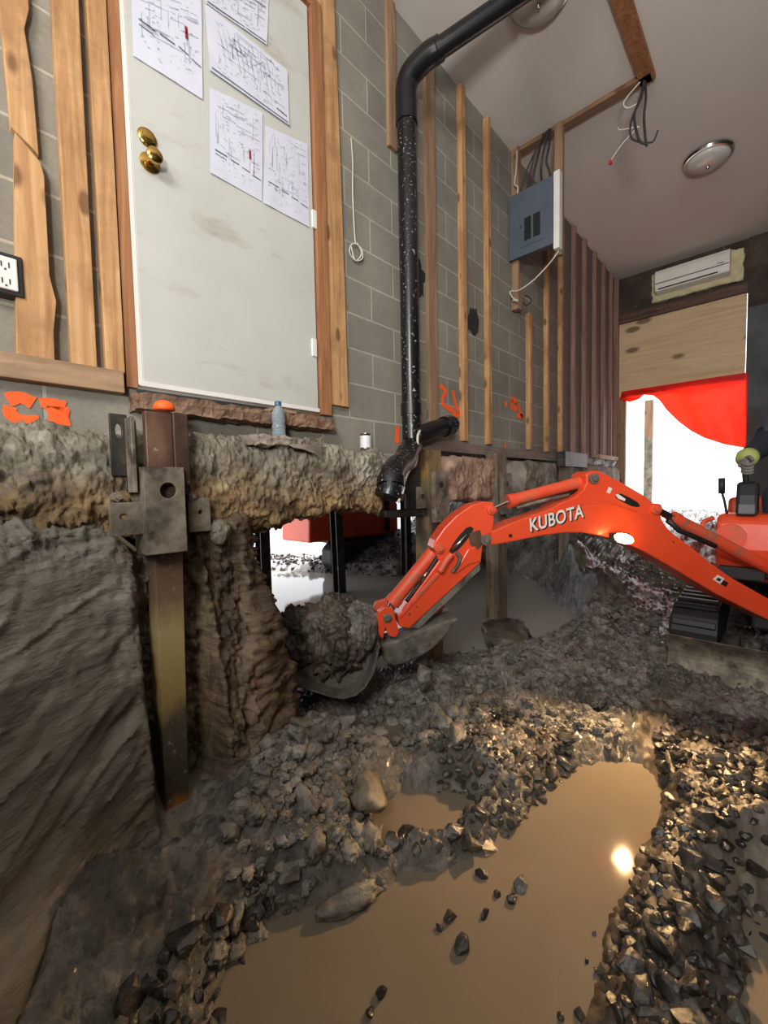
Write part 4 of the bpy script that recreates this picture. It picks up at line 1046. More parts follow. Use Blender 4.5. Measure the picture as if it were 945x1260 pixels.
def bake_rocks(items, name, label, cat, mat):
    V = []; F = []; k = 0
    for me, mw in items:
        nv = len(me.vertices); a = np.empty(nv * 3); me.vertices.foreach_get('co', a); a = a.reshape(-1, 3)
        R3 = np.array(mw.to_3x3()); t = np.array(mw.translation); V.append(a @ R3.T + t)
        F += [tuple(i + k for i in p.vertices) for p in me.polygons]; k += nv
    m2 = bpy.data.meshes.new(name); m2.from_pydata(np.concatenate(V).tolist(), [], F); m2.materials.append(M[mat])
    o = bpy.data.objects.new(name, m2); COL.objects.link(o); o['kind'] = 'stuff'; o['label'] = label; o['category'] = cat
    return o
for zn, poly, cnt, (s0_, s1_), meshes, lb, grp, indiv, cat in ZONES:
    rnd = random.Random(ord(zn)); bx = [p[0] for p in poly]; by = [p[1] for p in poly]; got = []; tries = 0
    water_polys = [SMALL, NOTCH] if zn in 'BCH' else ([TRENCH] if zn in 'DE' else [])
    NC = 14000
    CX = np.array([rnd.uniform(min(bx), max(bx)) for _ in range(NC)]); CY = np.array([rnd.uniform(min(by), max(by)) for _ in range(NC)])
    ok = sdist(poly, CX, CY) < 0
    for wp in water_polys: ok &= sdist(wp, CX, CY) > -.01
    CX, CY = CX[ok], CY[ok]; CZ = height(CX, CY)
    while len(got) < cnt and tries < len(CX):
        x, y, zg = float(CX[tries]), float(CY[tries]), float(CZ[tries]); tries += 1
        s = s0_ + (s1_ - s0_) * rnd.random() ** 1.7
        if any((x - g[0]) ** 2 + (y - g[1]) ** 2 < ((s + g[3]) * .50) ** 2 for g in got): continue
        z = max(zg, -.03) + s * .25
        got.append((x, y, z, s))
    vis = []
    for g in got:
        iv = in_view(*g[:3]); vis.append((g[3] / iv[2] if iv else 0, g))
    vis.sort(key=lambda q: -q[0]); rest = []
    for k, (sz, g) in enumerate(vis):
        me = rnd.choice(meshes)
        if k < indiv and sz > 0:
            place_rock(me, cat + ('_lump' if cat == 'clod' else ''), g[0], g[1], g[2], g[3], rnd, lb, cat, grp)
        else:
            mw = Matrix.Translation(g[:3]) @ Matrix.Rotation(rnd.uniform(0, 6.28), 4, 'Z') @ Matrix.Rotation(rnd.uniform(-.6, .6), 4, 'X') @ Matrix.Diagonal((g[3], g[3] * rnd.uniform(.85, 1.15), g[3] * rnd.uniform(.85, 1.1), 1))
            rest.append((me, mw))
    nm = {'A': ('gravel', 'smaller wet gravel filling the bank right of the big puddle', 'gravel'), 'B': ('gravel', 'smaller rubble between the big and the small puddle', 'gravel'),
          'C': ('rubble', 'smaller clods and crumbs at the foot of the clay bank', 'rubble'), 'D': ('mud_clods', 'muddy clods spread over the ground in front of the trench and blade', 'mud'),
          'H': ('rubble', 'smaller clods on the hump below the bucket', 'rubble'),
          'E': ('gravel', 'wet glinting gravel behind the trench water under the house', 'gravel'), 'G': ('gravel', 'small wet stones at the toe of the clay bank', 'gravel')}[zn]
    if rest: bake_rocks(rest, nm[0], nm[1], nm[2], {'A': 'stone_dark', 'B': 'stone', 'C': 'clod', 'H': 'clod', 'D': 'clod', 'E': 'stone', 'G': 'stone_dark'}[zn])

# single named stones
def big_rock(px, py, r, sq, rotz, mat, label, seed, clod=True, dz=.0, rx=0.0, cat='stone', name='large_stone', sub=2):
    p = Zp(px, py, dz)
    me = rock_mesh(name, mat, seed, sub, .16, sq, clod)
    if clod:
        pass
    o = bpy.data.objects.new(name, me); COL.objects.link(o); o.location = p; o.scale = (r, r, r); o.rotation_euler = (rx, 0, rotz)
    o['label'] = label; o['category'] = cat; return o
big_rock(456, 978, .115, (1.0, .72, .62), .9, 'boulder', 'largest clay-coated stone beside the small puddle', 501, dz=.10, rx=.1)
big_rock(500, 1030, .06, (1.0, .7, .6), .3, 'stone', 'jagged pale wet stone at the near edge of the small puddle', 502, dz=.03)
big_rock(395, 1062, .06, (1, .8, .6), 0, 'clod', 'flat clod lying left of the small puddle', 509, dz=.05)
big_rock(522, 832, .085, (.9, .6, 1.0), .4, 'clod', 'pointed clay clod standing just below the bucket hitch', 503, dz=.28)
big_rock(560, 905, .075, (1, .8, .7), .4, 'clod', 'rounded muddy clod on the ridge behind the small puddle', 511, dz=.14)
big_rock(430, 1105, .10, (1.2, .5, .4), -.4, 'clod', 'long low clod at the left shore of the big puddle', 512, dz=.02)
big_rock(800, 1236, .085, (1.2, .8, .5), .5, 'boulder', 'broad ridged wet stone at the bottom edge, lamp glinting on it', 504, dz=.03)
big_rock(782, 1150, .040, (.8, .9, .7), .5, 'boulder', 'pale upright wet stone at the puddle edge in the lamp light', 514, dz=.03)
big_rock(845, 1040, .034, (1, .9, .7), .2, 'boulder', 'yellowish wet stone set in the right gravel bank', 515, dz=.06)
big_rock(270, 655, .055, (.9, .9, 1.1), .2, 'boulder', 'ochre stone wedged beside the bracket under the footing', 506, dz=1.0) 
bpy.data.objects[-1] if False else None
# the wedged stone sits on the bank, not on the floor plane
for o_ in bpy.data.objects:
    if o_.get('label') == 'ochre stone wedged beside the bracket under the footing': o_.location = Yp(270, 655, -.25)
pst = [(640, 1092, .034, 'dark pointed stone sitting alone in the middle of the big puddle'), (632, 1108, .026, 'flat dark stone touching the pointed one in the big puddle'), (553, 1130, .027, 'narrow dark stone in the puddle, upper of the three at its left'), (541, 1143, .016, 'small dark stone touching the narrow one in the puddle'),
       (568, 1166, .032, 'square dark stone alone in the puddle, nearest the camera of the left three'), (598, 1128, .018, 'small round dark stone between the narrow and the pointed stones'), (612, 1102, .018, 'small brown stone just left of the pointed dark stone'), (592, 1078, .024, 'dark stone at the puddle edge below the middle rubble'),
       (735, 1196, .014, 'small pale stone in the puddle near the right gravel'), (722, 1183, .008, 'tiny pale stone beyond the small pale one'), (767, 1192, .018, 'wet round stone just off the right gravel bank'), (470, 1225, .022, 'knobby stone at the bottom edge of the puddle'), (455, 1248, .016, 'small knobby stone at the bottom edge, beside the bigger one'), (714, 1250, .018, 'pale stone at the bottom edge of the puddle near the broad stone'), (690, 1252, .012, 'thin dark stone at the bottom edge of the puddle'), (731, 1150, .009, 'tiny yellow pebble alone in the lamp-lit water')]
rnd = random.Random(5)
for px, py, s, lb in pst:
    p = Zp(px, py, 0); place_rock(rnd.choice(STONES), 'puddle_stone', p.x, p.y, s * .25, s * 1.05, rnd, lb, 'stone')
# muddy blobs round the post feet
big_rock(622, 785, .24, (1.2, .9, .7), .2, 'mud_dark', 'wet mud lump around the foot of the post in the trench', 520, dz=.06, cat='mud', name='mud_lump')
big_rock(716, 722, .30, (1, .7, .8), .2, 'mud', 'mud heap around the foot of the far post', 521, dz=.16, cat='mud', name='mud_lump')
big_rock(757, 715, .22, (1, .8, .6), .8, 'mud', 'mud heap right of the far post, towards the tracks', 522, dz=.14, cat='mud', name='mud_lump')

# ------------------------------------------------------------------ excavator
A0 = Vector((3.6, -1.86, 0)); dS = Vector((-.78264, .62247, 0)); nC = Vector((-.62247, -.78264, 0)); UZ = Vector((0, 0, 1))
def BP(x, y, off=0.0):
    """picture point on the upright plane of the boom's near side, pushed off towards the camera side."""
    o = A0 + nC * off
    v = ray(x, y); t = ((o - EYE).dot(nC)) / v.dot(nC); p = EYE + v * t
    return ((p - o).dot(dS), p.z)
def BW(x, y, off=0.0):
    s, z = BP(x, y, off); return A0 + nC * off + dS * s + UZ * z
ex = thing('mini_excavator', 'orange mini excavator with its boom reaching over the trench to a mud-filled bucket', 'excavator', (4.3, -1.95, 0))
def plateXY(name, pts, t0, t1, mat, parent, bevel=.006, off=0.0, curve=0):
    poly = [BP(*p, off) for p in pts]
    if curve:
        q = smooth_path([Vector((a, 0, b)) for a, b in poly], curve); poly = [(v.x, v.z) for v in q]
    mb = MB(); mb.prism(poly, A0.copy(), dS, UZ, nC, t0, t1)
    return mb.build(name, mat, parent, bevel=bevel)
bot = [(592, 661), (597, 669), (605, 671), (634, 666), (665, 659.6), (695, 655.5), (716, 655.5), (741, 660), (768, 667.5), (792, 678.5), (825, 697), (881, 731), (945, 763), (985, 785)]
top = [(985, 752), (945, 736), (902, 712), (874, 692), (856, 677), (823, 652), (815, 640), (812, 630), (808, 622), (792, 609), (766, 594), (745, 583), (737, 579.5), (728, 579), (721, 584), (721.5, 594), (718, 603), (707, 612), (690, 618.5), (678, 626), (655, 634), (628, 644), (607, 653), (596, 655)]
boom = plateXY('boom', bot + top, -.15, 0, 'orange', ex, .008)
# raised seam along the boom side; black plate painted as the opening's shade
sm = MB(); sm.tube(smooth_path([BW(*p, .001) for p in [(655, 641), (690, 628), (710, 622), (735, 618.5), (765, 624), (800, 641), (830, 668)]], 6), .0035, 6); sm.build('weld_seam', 'orange_dirty', boom, smooth='all')
plateXY('slot_shade', [(757, 608), (764, 607.5), (774, 612), (784, 618), (787.5, 622.5), (784, 624), (776, 622.5), (764, 616.5), (758, 613)], .0, .003, 'black', boom, 0)
plateXY('slot_glint', [(756.5, 608.5), (760, 608), (769, 614), (768, 616.5), (760, 613.5)], .003, .006, 'white', boom, 0)  # white plate painted as a glint in the boom opening
plateXY('pin_hole_shade', [(625.5, 659), (626.5, 657.2), (628, 656.6), (629.7, 657.4), (630.4, 659), (629.7, 660.8), (628, 661.5), (626.4, 660.8)], 0, .003, 'black', boom, 0)  # black plate painted as the dark inside the hole
plateXY('small_decal', [(746, 606), (749, 599), (753, 601), (750, 607.5)], 0, .003, 'white', boom, 0)
lbd = plateXY('warning_label', [(877, 713), (883, 707.5), (891, 712), (885.5, 718.5)], 0, .003, 'white', boom, 0)
plateXY('label_symbol', [(880.5, 713), (883, 710.5), (887, 712.5), (884.5, 715.5)], .003, .005, 'black', lbd, 0)
plateXY('label_strip', [(886.5, 718.5), (890, 714), (896, 717), (893, 722)], 0, .003, 'black', boom, 0)
# lettering
def lettering(txt, pL, pR, hpx, mat, parent, off, shadow=False):
    cu = bpy.data.curves.new('lettering_curve', 'FONT'); cu.body = txt; cu.size = 1; cu.offset = .018 if not shadow else .030; cu.extrude = 0.0; cu.space_character = 1.05
    ob = bpy.data.objects.new('lettering_src', cu); COL.objects.link(ob)
    bpy.context.view_layer.update()
    dg = bpy.context.evaluated_depsgraph_get(); me = bpy.data.meshes.new_from_object(ob.evaluated_get(dg))
    bpy.data.objects.remove(ob)
    co = np.array([v.co[:] for v in me.vertices]); x0, x1 = co[:, 0].min(), co[:, 0].max(); y0, y1 = co[:, 1].min(), co[:, 1].max()
    L = BW(*pL, off); Rr = BW(*pR, off); u = Rr - L; up = (BW(pL[0] - 1.0, pL[1] - hpx, off) - L)
    w = wloc(parent)
    for v in me.vertices:
        a = (v.co.x - x0) / (x1 - x0); b = (v.co.y - y0) / (y1 - y0)
        v.co = L + u * a + up * b - w
    me.materials.clear(); me.materials.append(M[mat])
    o = bpy.data.objects.new('lettering', me); COL.objects.link(o); o.parent = parent
    return o
lettering('KUBOTA', (654.2, 656), (720.2, 637.5), 16.8, 'black', boom, .0025, True)
lettering('KUBOTA', (652.5, 654.8), (718.5, 636.5), 16.8, 'white', boom, .0045)

def pin(parent, x, y, r, t0, t1, mat='steel_mud', name='pin'):
    s, z = BP(x, y); c = A0 + dS * s + UZ * z
    mb = MB(); mb.tube([c + nC * t0, c + nC * t1], r, 20); mb.tube([c + nC * t1, c + nC * (t1 + .012)], r * .55, 14)
    return mb.build(name, mat, parent, bevel=.003)
pin(boom, 806, 626, .032, -.16, .02, 'orange_dirty'); pin(boom, 730, 589, .030, -.16, .015, 'mach_mud'); pin(boom, 597, 664, .030, -.17, .02, 'mach_mud')
# work lamp
s, z = BP(757, 661); c = A0 + dS * s + UZ * z + nC * .035
lampo = MB().box(c - Vector((.045, .03, .028)), c + Vector((.045, .03, .028)), Matrix.Rotation(math.atan2(dS.y, dS.x), 3, 'Z')).build('work_lamp', 'black', boom, bevel=.006)
lens_c = c + nC * .031
mb = MB()
n = 24; vv = []
for k in range(n):
    a = 2 * pi * k / n; vv.append(lens_c + dS * (.056 * math.cos(a)) + UZ * (.028 * math.sin(a) - .012 * math.cos(a) * -1))
mb.add(vv + [q + nC * .012 for q in vv], [tuple(range(n - 1, -1, -1)), tuple(range(n, 2 * n))] + [(k, (k + 1) % n, n + (k + 1) % n, n + k) for k in range(n)])
mb.build('lamp_lens', 'lamp', lampo)
# arm cylinder on top of boom
def cyl(parent, p0, p1, r, off, mat='orange_dirty', name='hydraulic_cylinder', rod=None, rr=.013):
    a = BW(*p0, off); b = BW(*p1, off)
    mb = MB(); mb.tube([a, b], r, 24)
    dv = (b - a).normalized(); mb.tube([a - dv * .006, a + dv * .035], r * 1.12, 24)
    o = mb.build(name, mat, parent, smooth=True, bevel=0)
    if rod:
        c = BW(*rod, off); MB().tube([a, c], rr, 16).build('piston_rod', 'chrome', o, smooth=True)
    return o
cyl(ex, (626, 617), (723, 591), .036, -.075, 'orange_dirty', rod=(605, 627))
MB().tube([BW(640, 622, -.06), BW(685, 611, -.06), BW(712, 604, -.06)], .012, 10).build('hydraulic_hose', 'black', ex, smooth='all')
MB().tube([BW(636, 625, -.04), BW(660, 618, -.04), BW(700, 609, -.04)], .010, 10).build('hydraulic_hose', 'steel_mud', ex, smooth='all')
# boom cylinder
cyl(ex, (828, 638), (960, 706), .040, -.075, 'orange_dirty', rod=(806, 626), rr=.022)
MB().tube([BW(822, 640, -.02), BW(836, 653, -.02), BW(858, 662, -.02), BW(880, 672, -.02)], .016, 10).build('hydraulic_hose', 'black', ex, smooth='all')

# arm
ARM = [(607.6, 618), (596, 617), (581, 621), (562, 634), (546.7, 649.5), (536, 665), (533, 674), (537, 683), (540, 690), (489.5, 760), (491, 771), (504, 774), (516, 762), (592, 692), (594, 672), (606, 662), (608, 638)]
# black plate painted as the shade inside the arm opening
slotp = [(582.5, 650), (578.5, 647.5), (573, 650), (564, 660), (556, 671), (552, 679), (556, 681), (563, 677), (572, 667), (580, 657)]
arm = plateXY('arm', ARM, -.135, .0, 'orange', ex, .007)
plateXY('arm_slot_shade', slotp, .0, .004, 'black', arm, 0)
sm = MB(); sm.tube([BW(556, 676, .012), BW(566, 667, .012), BW(574, 658, .012)], .008, 8); sm.build('slot_pipe', 'chrome', arm, smooth='all')
plateXY('wear_strip', [(505, 773), (516, 775), (592, 702), (592, 690), (583, 687), (560, 711)], -.15, -.01, 'mach_mud', arm, .004)
plateXY('edge_rib', [(489, 758), (493, 760), (556, 690), (552, 688)], 0, .008, 'orange_dirty', arm, .003)
for hx, hy in ((504, 755.5), (512.5, 746.5)): plateXY('bolt_hole', [(hx - 1.6, hy), (hx, hy - 1.6), (hx + 1.6, hy), (hx, hy + 1.6)], 0, .004, 'steel_rust', arm, 0)
pin(arm, 604.5, 627.5, .026, -.15, .015, 'orange_dirty'); pin(arm, 540.5, 674.5, .026, -.15, .02, 'orange_dirty')
# grease joint fittings near the knee
mb = MB(); mb.tube(smooth_path([BW(562, 680, .02), BW(566, 686, .02), BW(563, 696, .02), BW(556, 704, .02)], 5), .011, 8); mb.build('hose_fitting', 'mach_mud', arm, smooth='all')
mb = MB(); mb.tube(smooth_path([BW(556, 682, .015), BW(549, 690, .015), BW(541, 704, .015)], 5), .020, 10); mb.build('link_stub', 'orange_dirty', arm, smooth='all')
plateXY('knee_plate', [(575, 676), (584, 672), (590, 690), (576, 694), (560, 706), (566, 692)], .0, .012, 'orange', arm, .004)
plateXY('greasy_patch', [(577, 656), (590, 652), (595, 668), (588, 676), (578, 670)], .0, .005, 'steel_rust', arm, 0)
# bucket cylinder
cyl(ex, (483, 741), (533, 680), .040, -.06, 'orange_dirty', rod=(476, 757), rr=.018)
MB().tube(smooth_path([BW(541, 681, -.02), BW(530, 699, -.02), BW(518, 716, -.02), BW(500, 740, -.02)], 5), .012, 8).build('hydraulic_hose', 'black', ex, smooth='all')
MB().tube([BW(516, 718, .0), BW(523, 708, .0), BW(526, 704, .0)], .010, 8).build('hose_clamp', 'chrome', ex, smooth='all')
# bucket link
plateXY('bucket_link', [(461, 764), (465, 752), (473, 746), (483, 748), (491, 777), (487, 784), (478, 782), (474, 772), (471, 786), (466, 781)], -.03, .01, 'orange', ex, .005)
plateXY('bucket_link', [(459, 762), (466, 748), (480, 744), (492, 779), (470, 790)], -.15, -.12, 'orange_dirty', ex, .005)
pin(ex, 476.5, 759.5, .024, -.15, .02, 'mach_mud')
# bucket: curved shell between two side plates
prof = [(334, 797), (340, 818), (350, 834), (366, 845), (388, 852), (407, 858), (422, 860.5), (438, 856), (450, 846), (459, 830), (464, 812), (468, 795)]
mouth = [(462, 788), (448, 778), (430, 780), (395, 799), (360, 811)]
bk = plateXY('bucket', prof + mouth, -.02, 0, 'mach_mud', ex, .004, off=.10)
P_ = [BP(*q, .10) for q in prof]
mb = MB()
O_ = A0 + nC * .10
inner = []
cs = sum(p[0] for p in P_) / len(P_); cz = sum(p[1] for p in P_) / len(P_) + .1
for (s, z) in P_: inner.append((s + (cs - s) * .05, z + (cz - z) * .05))
W = .44
for poly_ in (P_, inner):
    for (s, z) in poly_:
        for t in (0, -W): mb.v.append(tuple(O_ + dS * s + UZ * z + nC * t))
nP = len(P_)
for i in range(nP - 1):
    a = 2 * i; b = 2 * nP + 2 * i
    mb.f += [(a, a + 1, a + 3, a + 2), (b, b + 2, b + 3, b + 1), (a, a + 2, b + 2, b), (a + 1, b + 1, b + 3, a + 3)]
mb.f += [(0, 2 * nP, 2 * nP + 1, 1), (2 * nP - 2, 2 * nP - 1, 4 * nP - 1, 4 * nP - 2)]
mb.build('bucket_shell', 'mach_mud', bk, smooth=True)
plateXY('bucket_side', prof + mouth, -W, -W + .02, 'mach_mud', bk, .004, off=.10)
for k in range(4):
    s, z = P_[0]; c = O_ + dS * (s + .0) + UZ * z + nC * (-.03 - k * .125)
    tt = MB(); tt.add([c + Vector((0, 0, 0)), c + nC * -.06, c + nC * -.06 + dS * .03 + UZ * .10, c + dS * .03 + UZ * .10, c - dS * .025, c - dS * .025 + nC * -.06], [(0, 1, 2, 3), (4, 3, 2, 5), (0, 4, 5, 1), (0, 3, 4), (1, 5, 2)])
    tt.build('bucket_tooth', 'mach_mud', bk)
# bucket ears / hitch coated in mud
plateXY('hitch_plate', [(466, 792), (472, 812), (484, 818), (505, 813), (528, 800), (545, 785), (563, 760), (548, 762), (530, 770), (512, 776), (488, 786)], -.14, .02, 'mach_mud', ex, .012)
plateXY('bucket_edge_plate', [(521, 779), (531, 767), (545, 750), (553, 741), (556, 745), (557, 757), (540, 770), (527, 779)], -.20, -.15, 'orange_dirty', ex, .004)
# mud load in the bucket
def mud_mass(name, cx, cz, rs, rz, label, seed, t_c, tw, mat='clod', n=4):
    c = A0 + nC * t_c + dS * cx + UZ * cz
    bm = bmesh.new(); bmesh.ops.create_icosphere(bm, subdivisions=6, radius=1)
    for v in bm.verts:
        p = v.co.copy()
        w = dS * (p.x * rs) + nC * (p.y * tw) + UZ * (p.z * rz)
        q = w * 6 + Vector((seed, 0, 0))
        q2 = Vector((w.x * 22, w.y * 22, w.z * 3)) + Vector((seed, 3, 0))
        k = 1 + .22 * fr(q, .9) + .20 * abs(fr(q2, .7)) + .03 * fr(q * 5)
        v.co = c + w * k
    me = bpy.data.meshes.new(name); bm.to_mesh(me); bm.free(); me.materials.append(M[mat])
    for p in me.polygons: p.use_smooth = True
    cc = Vector(c); me.transform(Matrix.Translation(-cc))
    o = bpy.data.objects.new(name, me); COL.objects.link(o); o.location = cc
    o['label'] = label; o['category'] = 'mud'; return o
s1, z1 = BP(415, 790); s2, z2 = BP(372, 800); s3, z3 = BP(440, 780)
mud_mass('mud_load', s1, z1, .245, .200, 'dark mud heaped high in the excavator bucket', 3, -.13, .20, 'mud_dark')
mud_mass('mud_load', s2 + .04, z2 - .0, .16, .17, 'mud slab leaning over the teeth side of the bucket', 14, -.15, .17, 'mud_dark')
mud_mass('mud_load', s3 - .02, z3 + .01, .11, .13, 'smooth mud lump between the heaped bucket and the orange link', 25, -.05, .12, 'clod')
# house, swing frame, tracks, blade
hb = MB(); ezx = Vector((1, 0, 0)); 
def hull(name, pts2, y0, y1, mat, parent, bevel=.02):
    mb = MB(); mb.prism(pts2, Vector((0, 0, 0)), Vector((1, 0, 0)), UZ, Vector((0, 1, 0)), y0, y1); return mb.build(name, mat, parent, bevel=bevel)
hull('house_body', [(3.72, .62), (3.66, .80), (3.68, .97), (3.75, 1.03), (3.98, 1.03), (4.02, .84), (4.5, .82), (4.6, 1.12), (5.35, 1.12), (5.42, .9), (5.38, .58), (3.8, .56)], -2.45, -1.52, 'orange', ex, .03)
MB().tube([(3.70, -1.60, .88), (3.642, -1.60, .88)], .085, 28).build('front_cap', 'orange_dirty', ex, smooth=True, bevel=0)
hull('front_grille', [(3.63, .60), (3.70, .60), (3.70, .68), (3.63, .68)], -1.78, -1.54, 'black', ex, .006)
MB().tube(smooth_path([(3.70, -1.50, 1.0), (3.64, -1.46, .98), (3.62, -1.45, .93), (3.66, -1.45, .88)], 6), .016, 10).build('handrail', 'orange_dirty', ex, smooth='all')
MB().lathe([(0, 0), (.40, 0), (.42, .03), (.42, .08), (.38, .10), (0, .10)], (4.45, -1.98, .47), n=40).build('slew_ring', 'black', ex, smooth=True)
hull('swing_bracket', [(3.45, .40), (3.72, .42), (3.85, .58), (3.85, .78), (3.68, .80), (3.58, .66), (3.42, .52)], -2.0, -1.84, 'orange_dirty', ex, .02)
MB().box((3.55, -2.22, .30), (5.3, -1.72, .47)).build('track_frame', 'black', ex, bevel=.02)
def track(y0, y1):
    t_ = []; L0, L1, r = 3.65, 5.35, .19
    prof2 = [(L0, .02), (L1, .02)] + [(L1 + r * math.sin(a), .02 + r - r * math.cos(a)) for a in np.linspace(0, pi, 12)][1:] + [(L0 - r * math.sin(a), .02 + r + r * math.cos(a)) for a in np.linspace(0, pi, 12)][:-1]
    mb = MB(); mb.prism([(a, b) for a, b in prof2], Vector((0, 0, 0)), Vector((1, 0, 0)), UZ, Vector((0, 1, 0)), y0, y1)
    for k in range(36):                                   # tread lugs over the whole loop
        u = k / 36 * (2 * (L1 - L0) + 2 * pi * r)
        if u < L1 - L0: c = Vector((L0 + u, 0, .02)); nn = Vector((0, 0, -1))
        elif u < L1 - L0 + pi * r: a = (u - (L1 - L0)) / r; c = Vector((L1 + r * math.sin(a), 0, .02 + r - r * math.cos(a))); nn = Vector((math.sin(a), 0, -math.cos(a)))
        elif u < 2 * (L1 - L0) + pi * r: c = Vector((L1 - (u - (L1 - L0) - pi * r), 0, .02 + 2 * r)); nn = Vector((0, 0, 1))
        else: a = (u - 2 * (L1 - L0) - pi * r) / r; c = Vector((L0 - r * math.sin(a), 0, .02 + r + r * math.cos(a))); nn = Vector((-math.sin(a), 0, math.cos(a)))
        tg = Vector((nn.z, 0, -nn.x)) * .022
        q = [c - tg, c + tg, c + tg + nn * .022, c - tg + nn * .022]
        mb.add([Vector((v.x, y0 + .01, v.z)) for v in q] + [Vector((v.x, y1 - .01, v.z)) for v in q], [(0, 1, 2, 3), (7, 6, 5, 4), (0, 4, 5, 1), (1, 5, 6, 2), (2, 6, 7, 3), (3, 7, 4, 0)])
    o = mb.build('track', 'black', ex, bevel=.006)
    for cx in (L0 + .02, L1 - .02):
        MB().lathe([(0, 0), (.13, 0), (.14, .02), (.07, .04), (0, .05)], (cx, y1 - .01, .02 + r), (0, 1, 0), 24).build('sprocket', 'steel_dark', o, smooth=True)
    return o
track(-1.56, -1.30); track(-2.58, -2.32)
mb = MB(); nb = 10; bl = []
for k in range(nb + 1):
    z = .0 + .27 * k / nb; x = 3.24 - .06 * math.sin(pi * k / nb) * -1 - .03 * (k / nb) ** 3; bl.append((x, z))
mb.prism(bl + [(x + .014, z) for x, z in reversed(bl)], Vector((0, 0, 0)), Vector((1, 0, 0)), UZ, Vector((0, 1, 0)), -2.56, -1.315)
blade = mb.build('blade', 'steel_mud', ex, bevel=.002)
for yy in (-1.62, -2.26): MB().box((3.345, yy - .05, .10), (3.70, yy + .05, .20)).build('blade_arm', 'steel_dark', blade, bevel=.01)
# controls and seat
hull('control_console', [(3.70, 1.02), (3.94, 1.02), (3.90, 1.16), (3.84, 1.25), (3.77, 1.25), (3.72, 1.16)], -1.735, -1.62, 'black', ex, .02)
plc = pm('console_grey', [(92, 96, 98), (104, 108, 110)], 5, .6, bs=0)
MB().box((3.69, -1.72, 1.035), (3.705, -1.635, 1.10)).build('console_panel', plc, ex, bevel=.004)
MB().tube([(3.80, -1.67, 1.20), (3.775, -1.66, 1.33)], .018, 10).build('joystick', 'black', ex)
lv = MB(); lv.tube(smooth_path([(3.80, -1.57, 1.02), (3.78, -1.555, 1.12), (3.78, -1.54, 1.18)], 4), .008, 8); lv.tube([(3.78, -1.54, 1.17), (3.78, -1.538, 1.28)], .02, 10); lv.build('travel_lever', 'black', ex, smooth='all')
lv = MB(); lv.tube([(3.84, -1.83, 1.02), (3.80, -1.84, 1.16)], .008, 8); lv.tube([(3.80, -1.84, 1.15), (3.79, -1.842, 1.25)], .02, 10); lv.build('travel_lever', 'black', ex, smooth='all')
hull('seat', [(4.10, .86), (4.55, .86), (4.72, 1.02), (4.86, 1.60), (4.78, 1.64), (4.58, 1.12), (4.12, 1.04)], -2.24, -1.78, 'black', ex, .03)

# operator
def skin_body(name, nodes, edges, mat, parent=None, **kw):
    me = bpy.data.meshes.new(name); me.from_pydata([n[0] for n in nodes], edges, [])
    o = bpy.data.objects.new(name, me); COL.objects.link(o)
    o.modifiers.new('skin', 'SKIN'); sv_ = me.skin_vertices[0].data
    for i, n in enumerate(nodes): sv_[i].radius = (n[1], n[1]) if not isinstance(n[1], tuple) else n[1]
    sv_[0].use_root = True
    sd = o.modifiers.new('sub', 'SUBSURF'); sd.levels = 2; sd.render_levels = 2
    bpy.context.view_layer.update()
    dg = bpy.context.evaluated_depsgraph_get(); m2 = bpy.data.meshes.new_from_object(o.evaluated_get(dg))
    bpy.data.objects.remove(o)
    m2.materials.clear(); m2.materials.append(M[mat] if isinstance(mat, str) else mat)
    for p in m2.polygons: p.use_smooth = True
    o = bpy.data.objects.new(name, m2); COL.objects.link(o)
    if parent is not None:
        m2.transform(Matrix.Translation(-wloc(parent))); o.parent = parent
    for k, v in kw.items(): o[k] = v
    return o
per = thing('person', 'person in a navy jacket and grey yellow-cuffed gloves driving the mini excavator', 'person', (4.35, -2.0, 1.02))
yc = -1.97
skin_body('body', [((4.38, yc, 1.16), (.15, .12)), ((4.40, yc, 1.34), (.13, .11)), ((4.36, yc, 1.54), (.17, .12)), ((4.32, yc, 1.66), (.10, .09)), ((4.29, yc, 1.74), .055),
                   ((4.33, yc + .18, 1.59), .085), ((4.08, -1.725, 1.49), .082), ((3.86, -1.665, 1.42), .055),
                   ((4.35, yc - .17, 1.60), .075), ((4.20, yc - .26, 1.38), .062), ((3.95, yc - .22, 1.30), .045),
                   ((4.36, yc + .11, 1.12), .10), ((4.0, yc + .16, 1.17), .08), ((3.92, yc + .15, .92), .06), ((3.86, yc + .15, .74), .05),
                   ((4.36, yc - .11, 1.12), .10), ((4.0, yc - .14, 1.17), .08), ((3.92, yc - .13, .92), .06), ((3.86, yc - .13, .74), .05)],
          [(0, 1), (1, 2), (2, 3), (3, 4), (2, 5), (5, 6), (6, 7), (2, 8), (8, 9), (9, 10), (0, 11), (11, 12), (12, 13), (13, 14), (0, 15), (15, 16), (16, 17), (17, 18)], 'navy', per)
# head
bm = bmesh.new(); bmesh.ops.create_icosphere(bm, subdivisions=4, radius=1)
for v in bm.verts:
    p = v.co
    x, y, z = p.x * .095, p.y * .075, p.z * .12
    if p.z < -.2: x *= 1 - .22 * (-p.z - .2); y *= 1 - .35 * (-p.z - .2)
    if p.x < -.8 and abs(p.y) < .22 and -.25 < p.z < .25: x -= .022 * (1 - abs(p.y) / .22) * (.5 - p.z)     # nose
    if p.x < -.55 and abs(abs(p.y) - .4) < .17 and 0 < p.z < .3: x += .008                                     # eye sockets
    if p.x < -.7 and abs(p.y) < .3 and -.55 < p.z < -.42: x += .006                                            # mouth
    if abs(p.y) > .93 and abs(p.x) < .22 and abs(p.z) < .25: y *= 1.14                                         # ears
    v.co = (4.25 + x, yc + y, 1.87 + z)
me = bpy.data.meshes.new('head'); bm.to_mesh(me); bm.free(); me.transform(Matrix.Translation(-wloc(per))); me.materials.append(M['skin'])
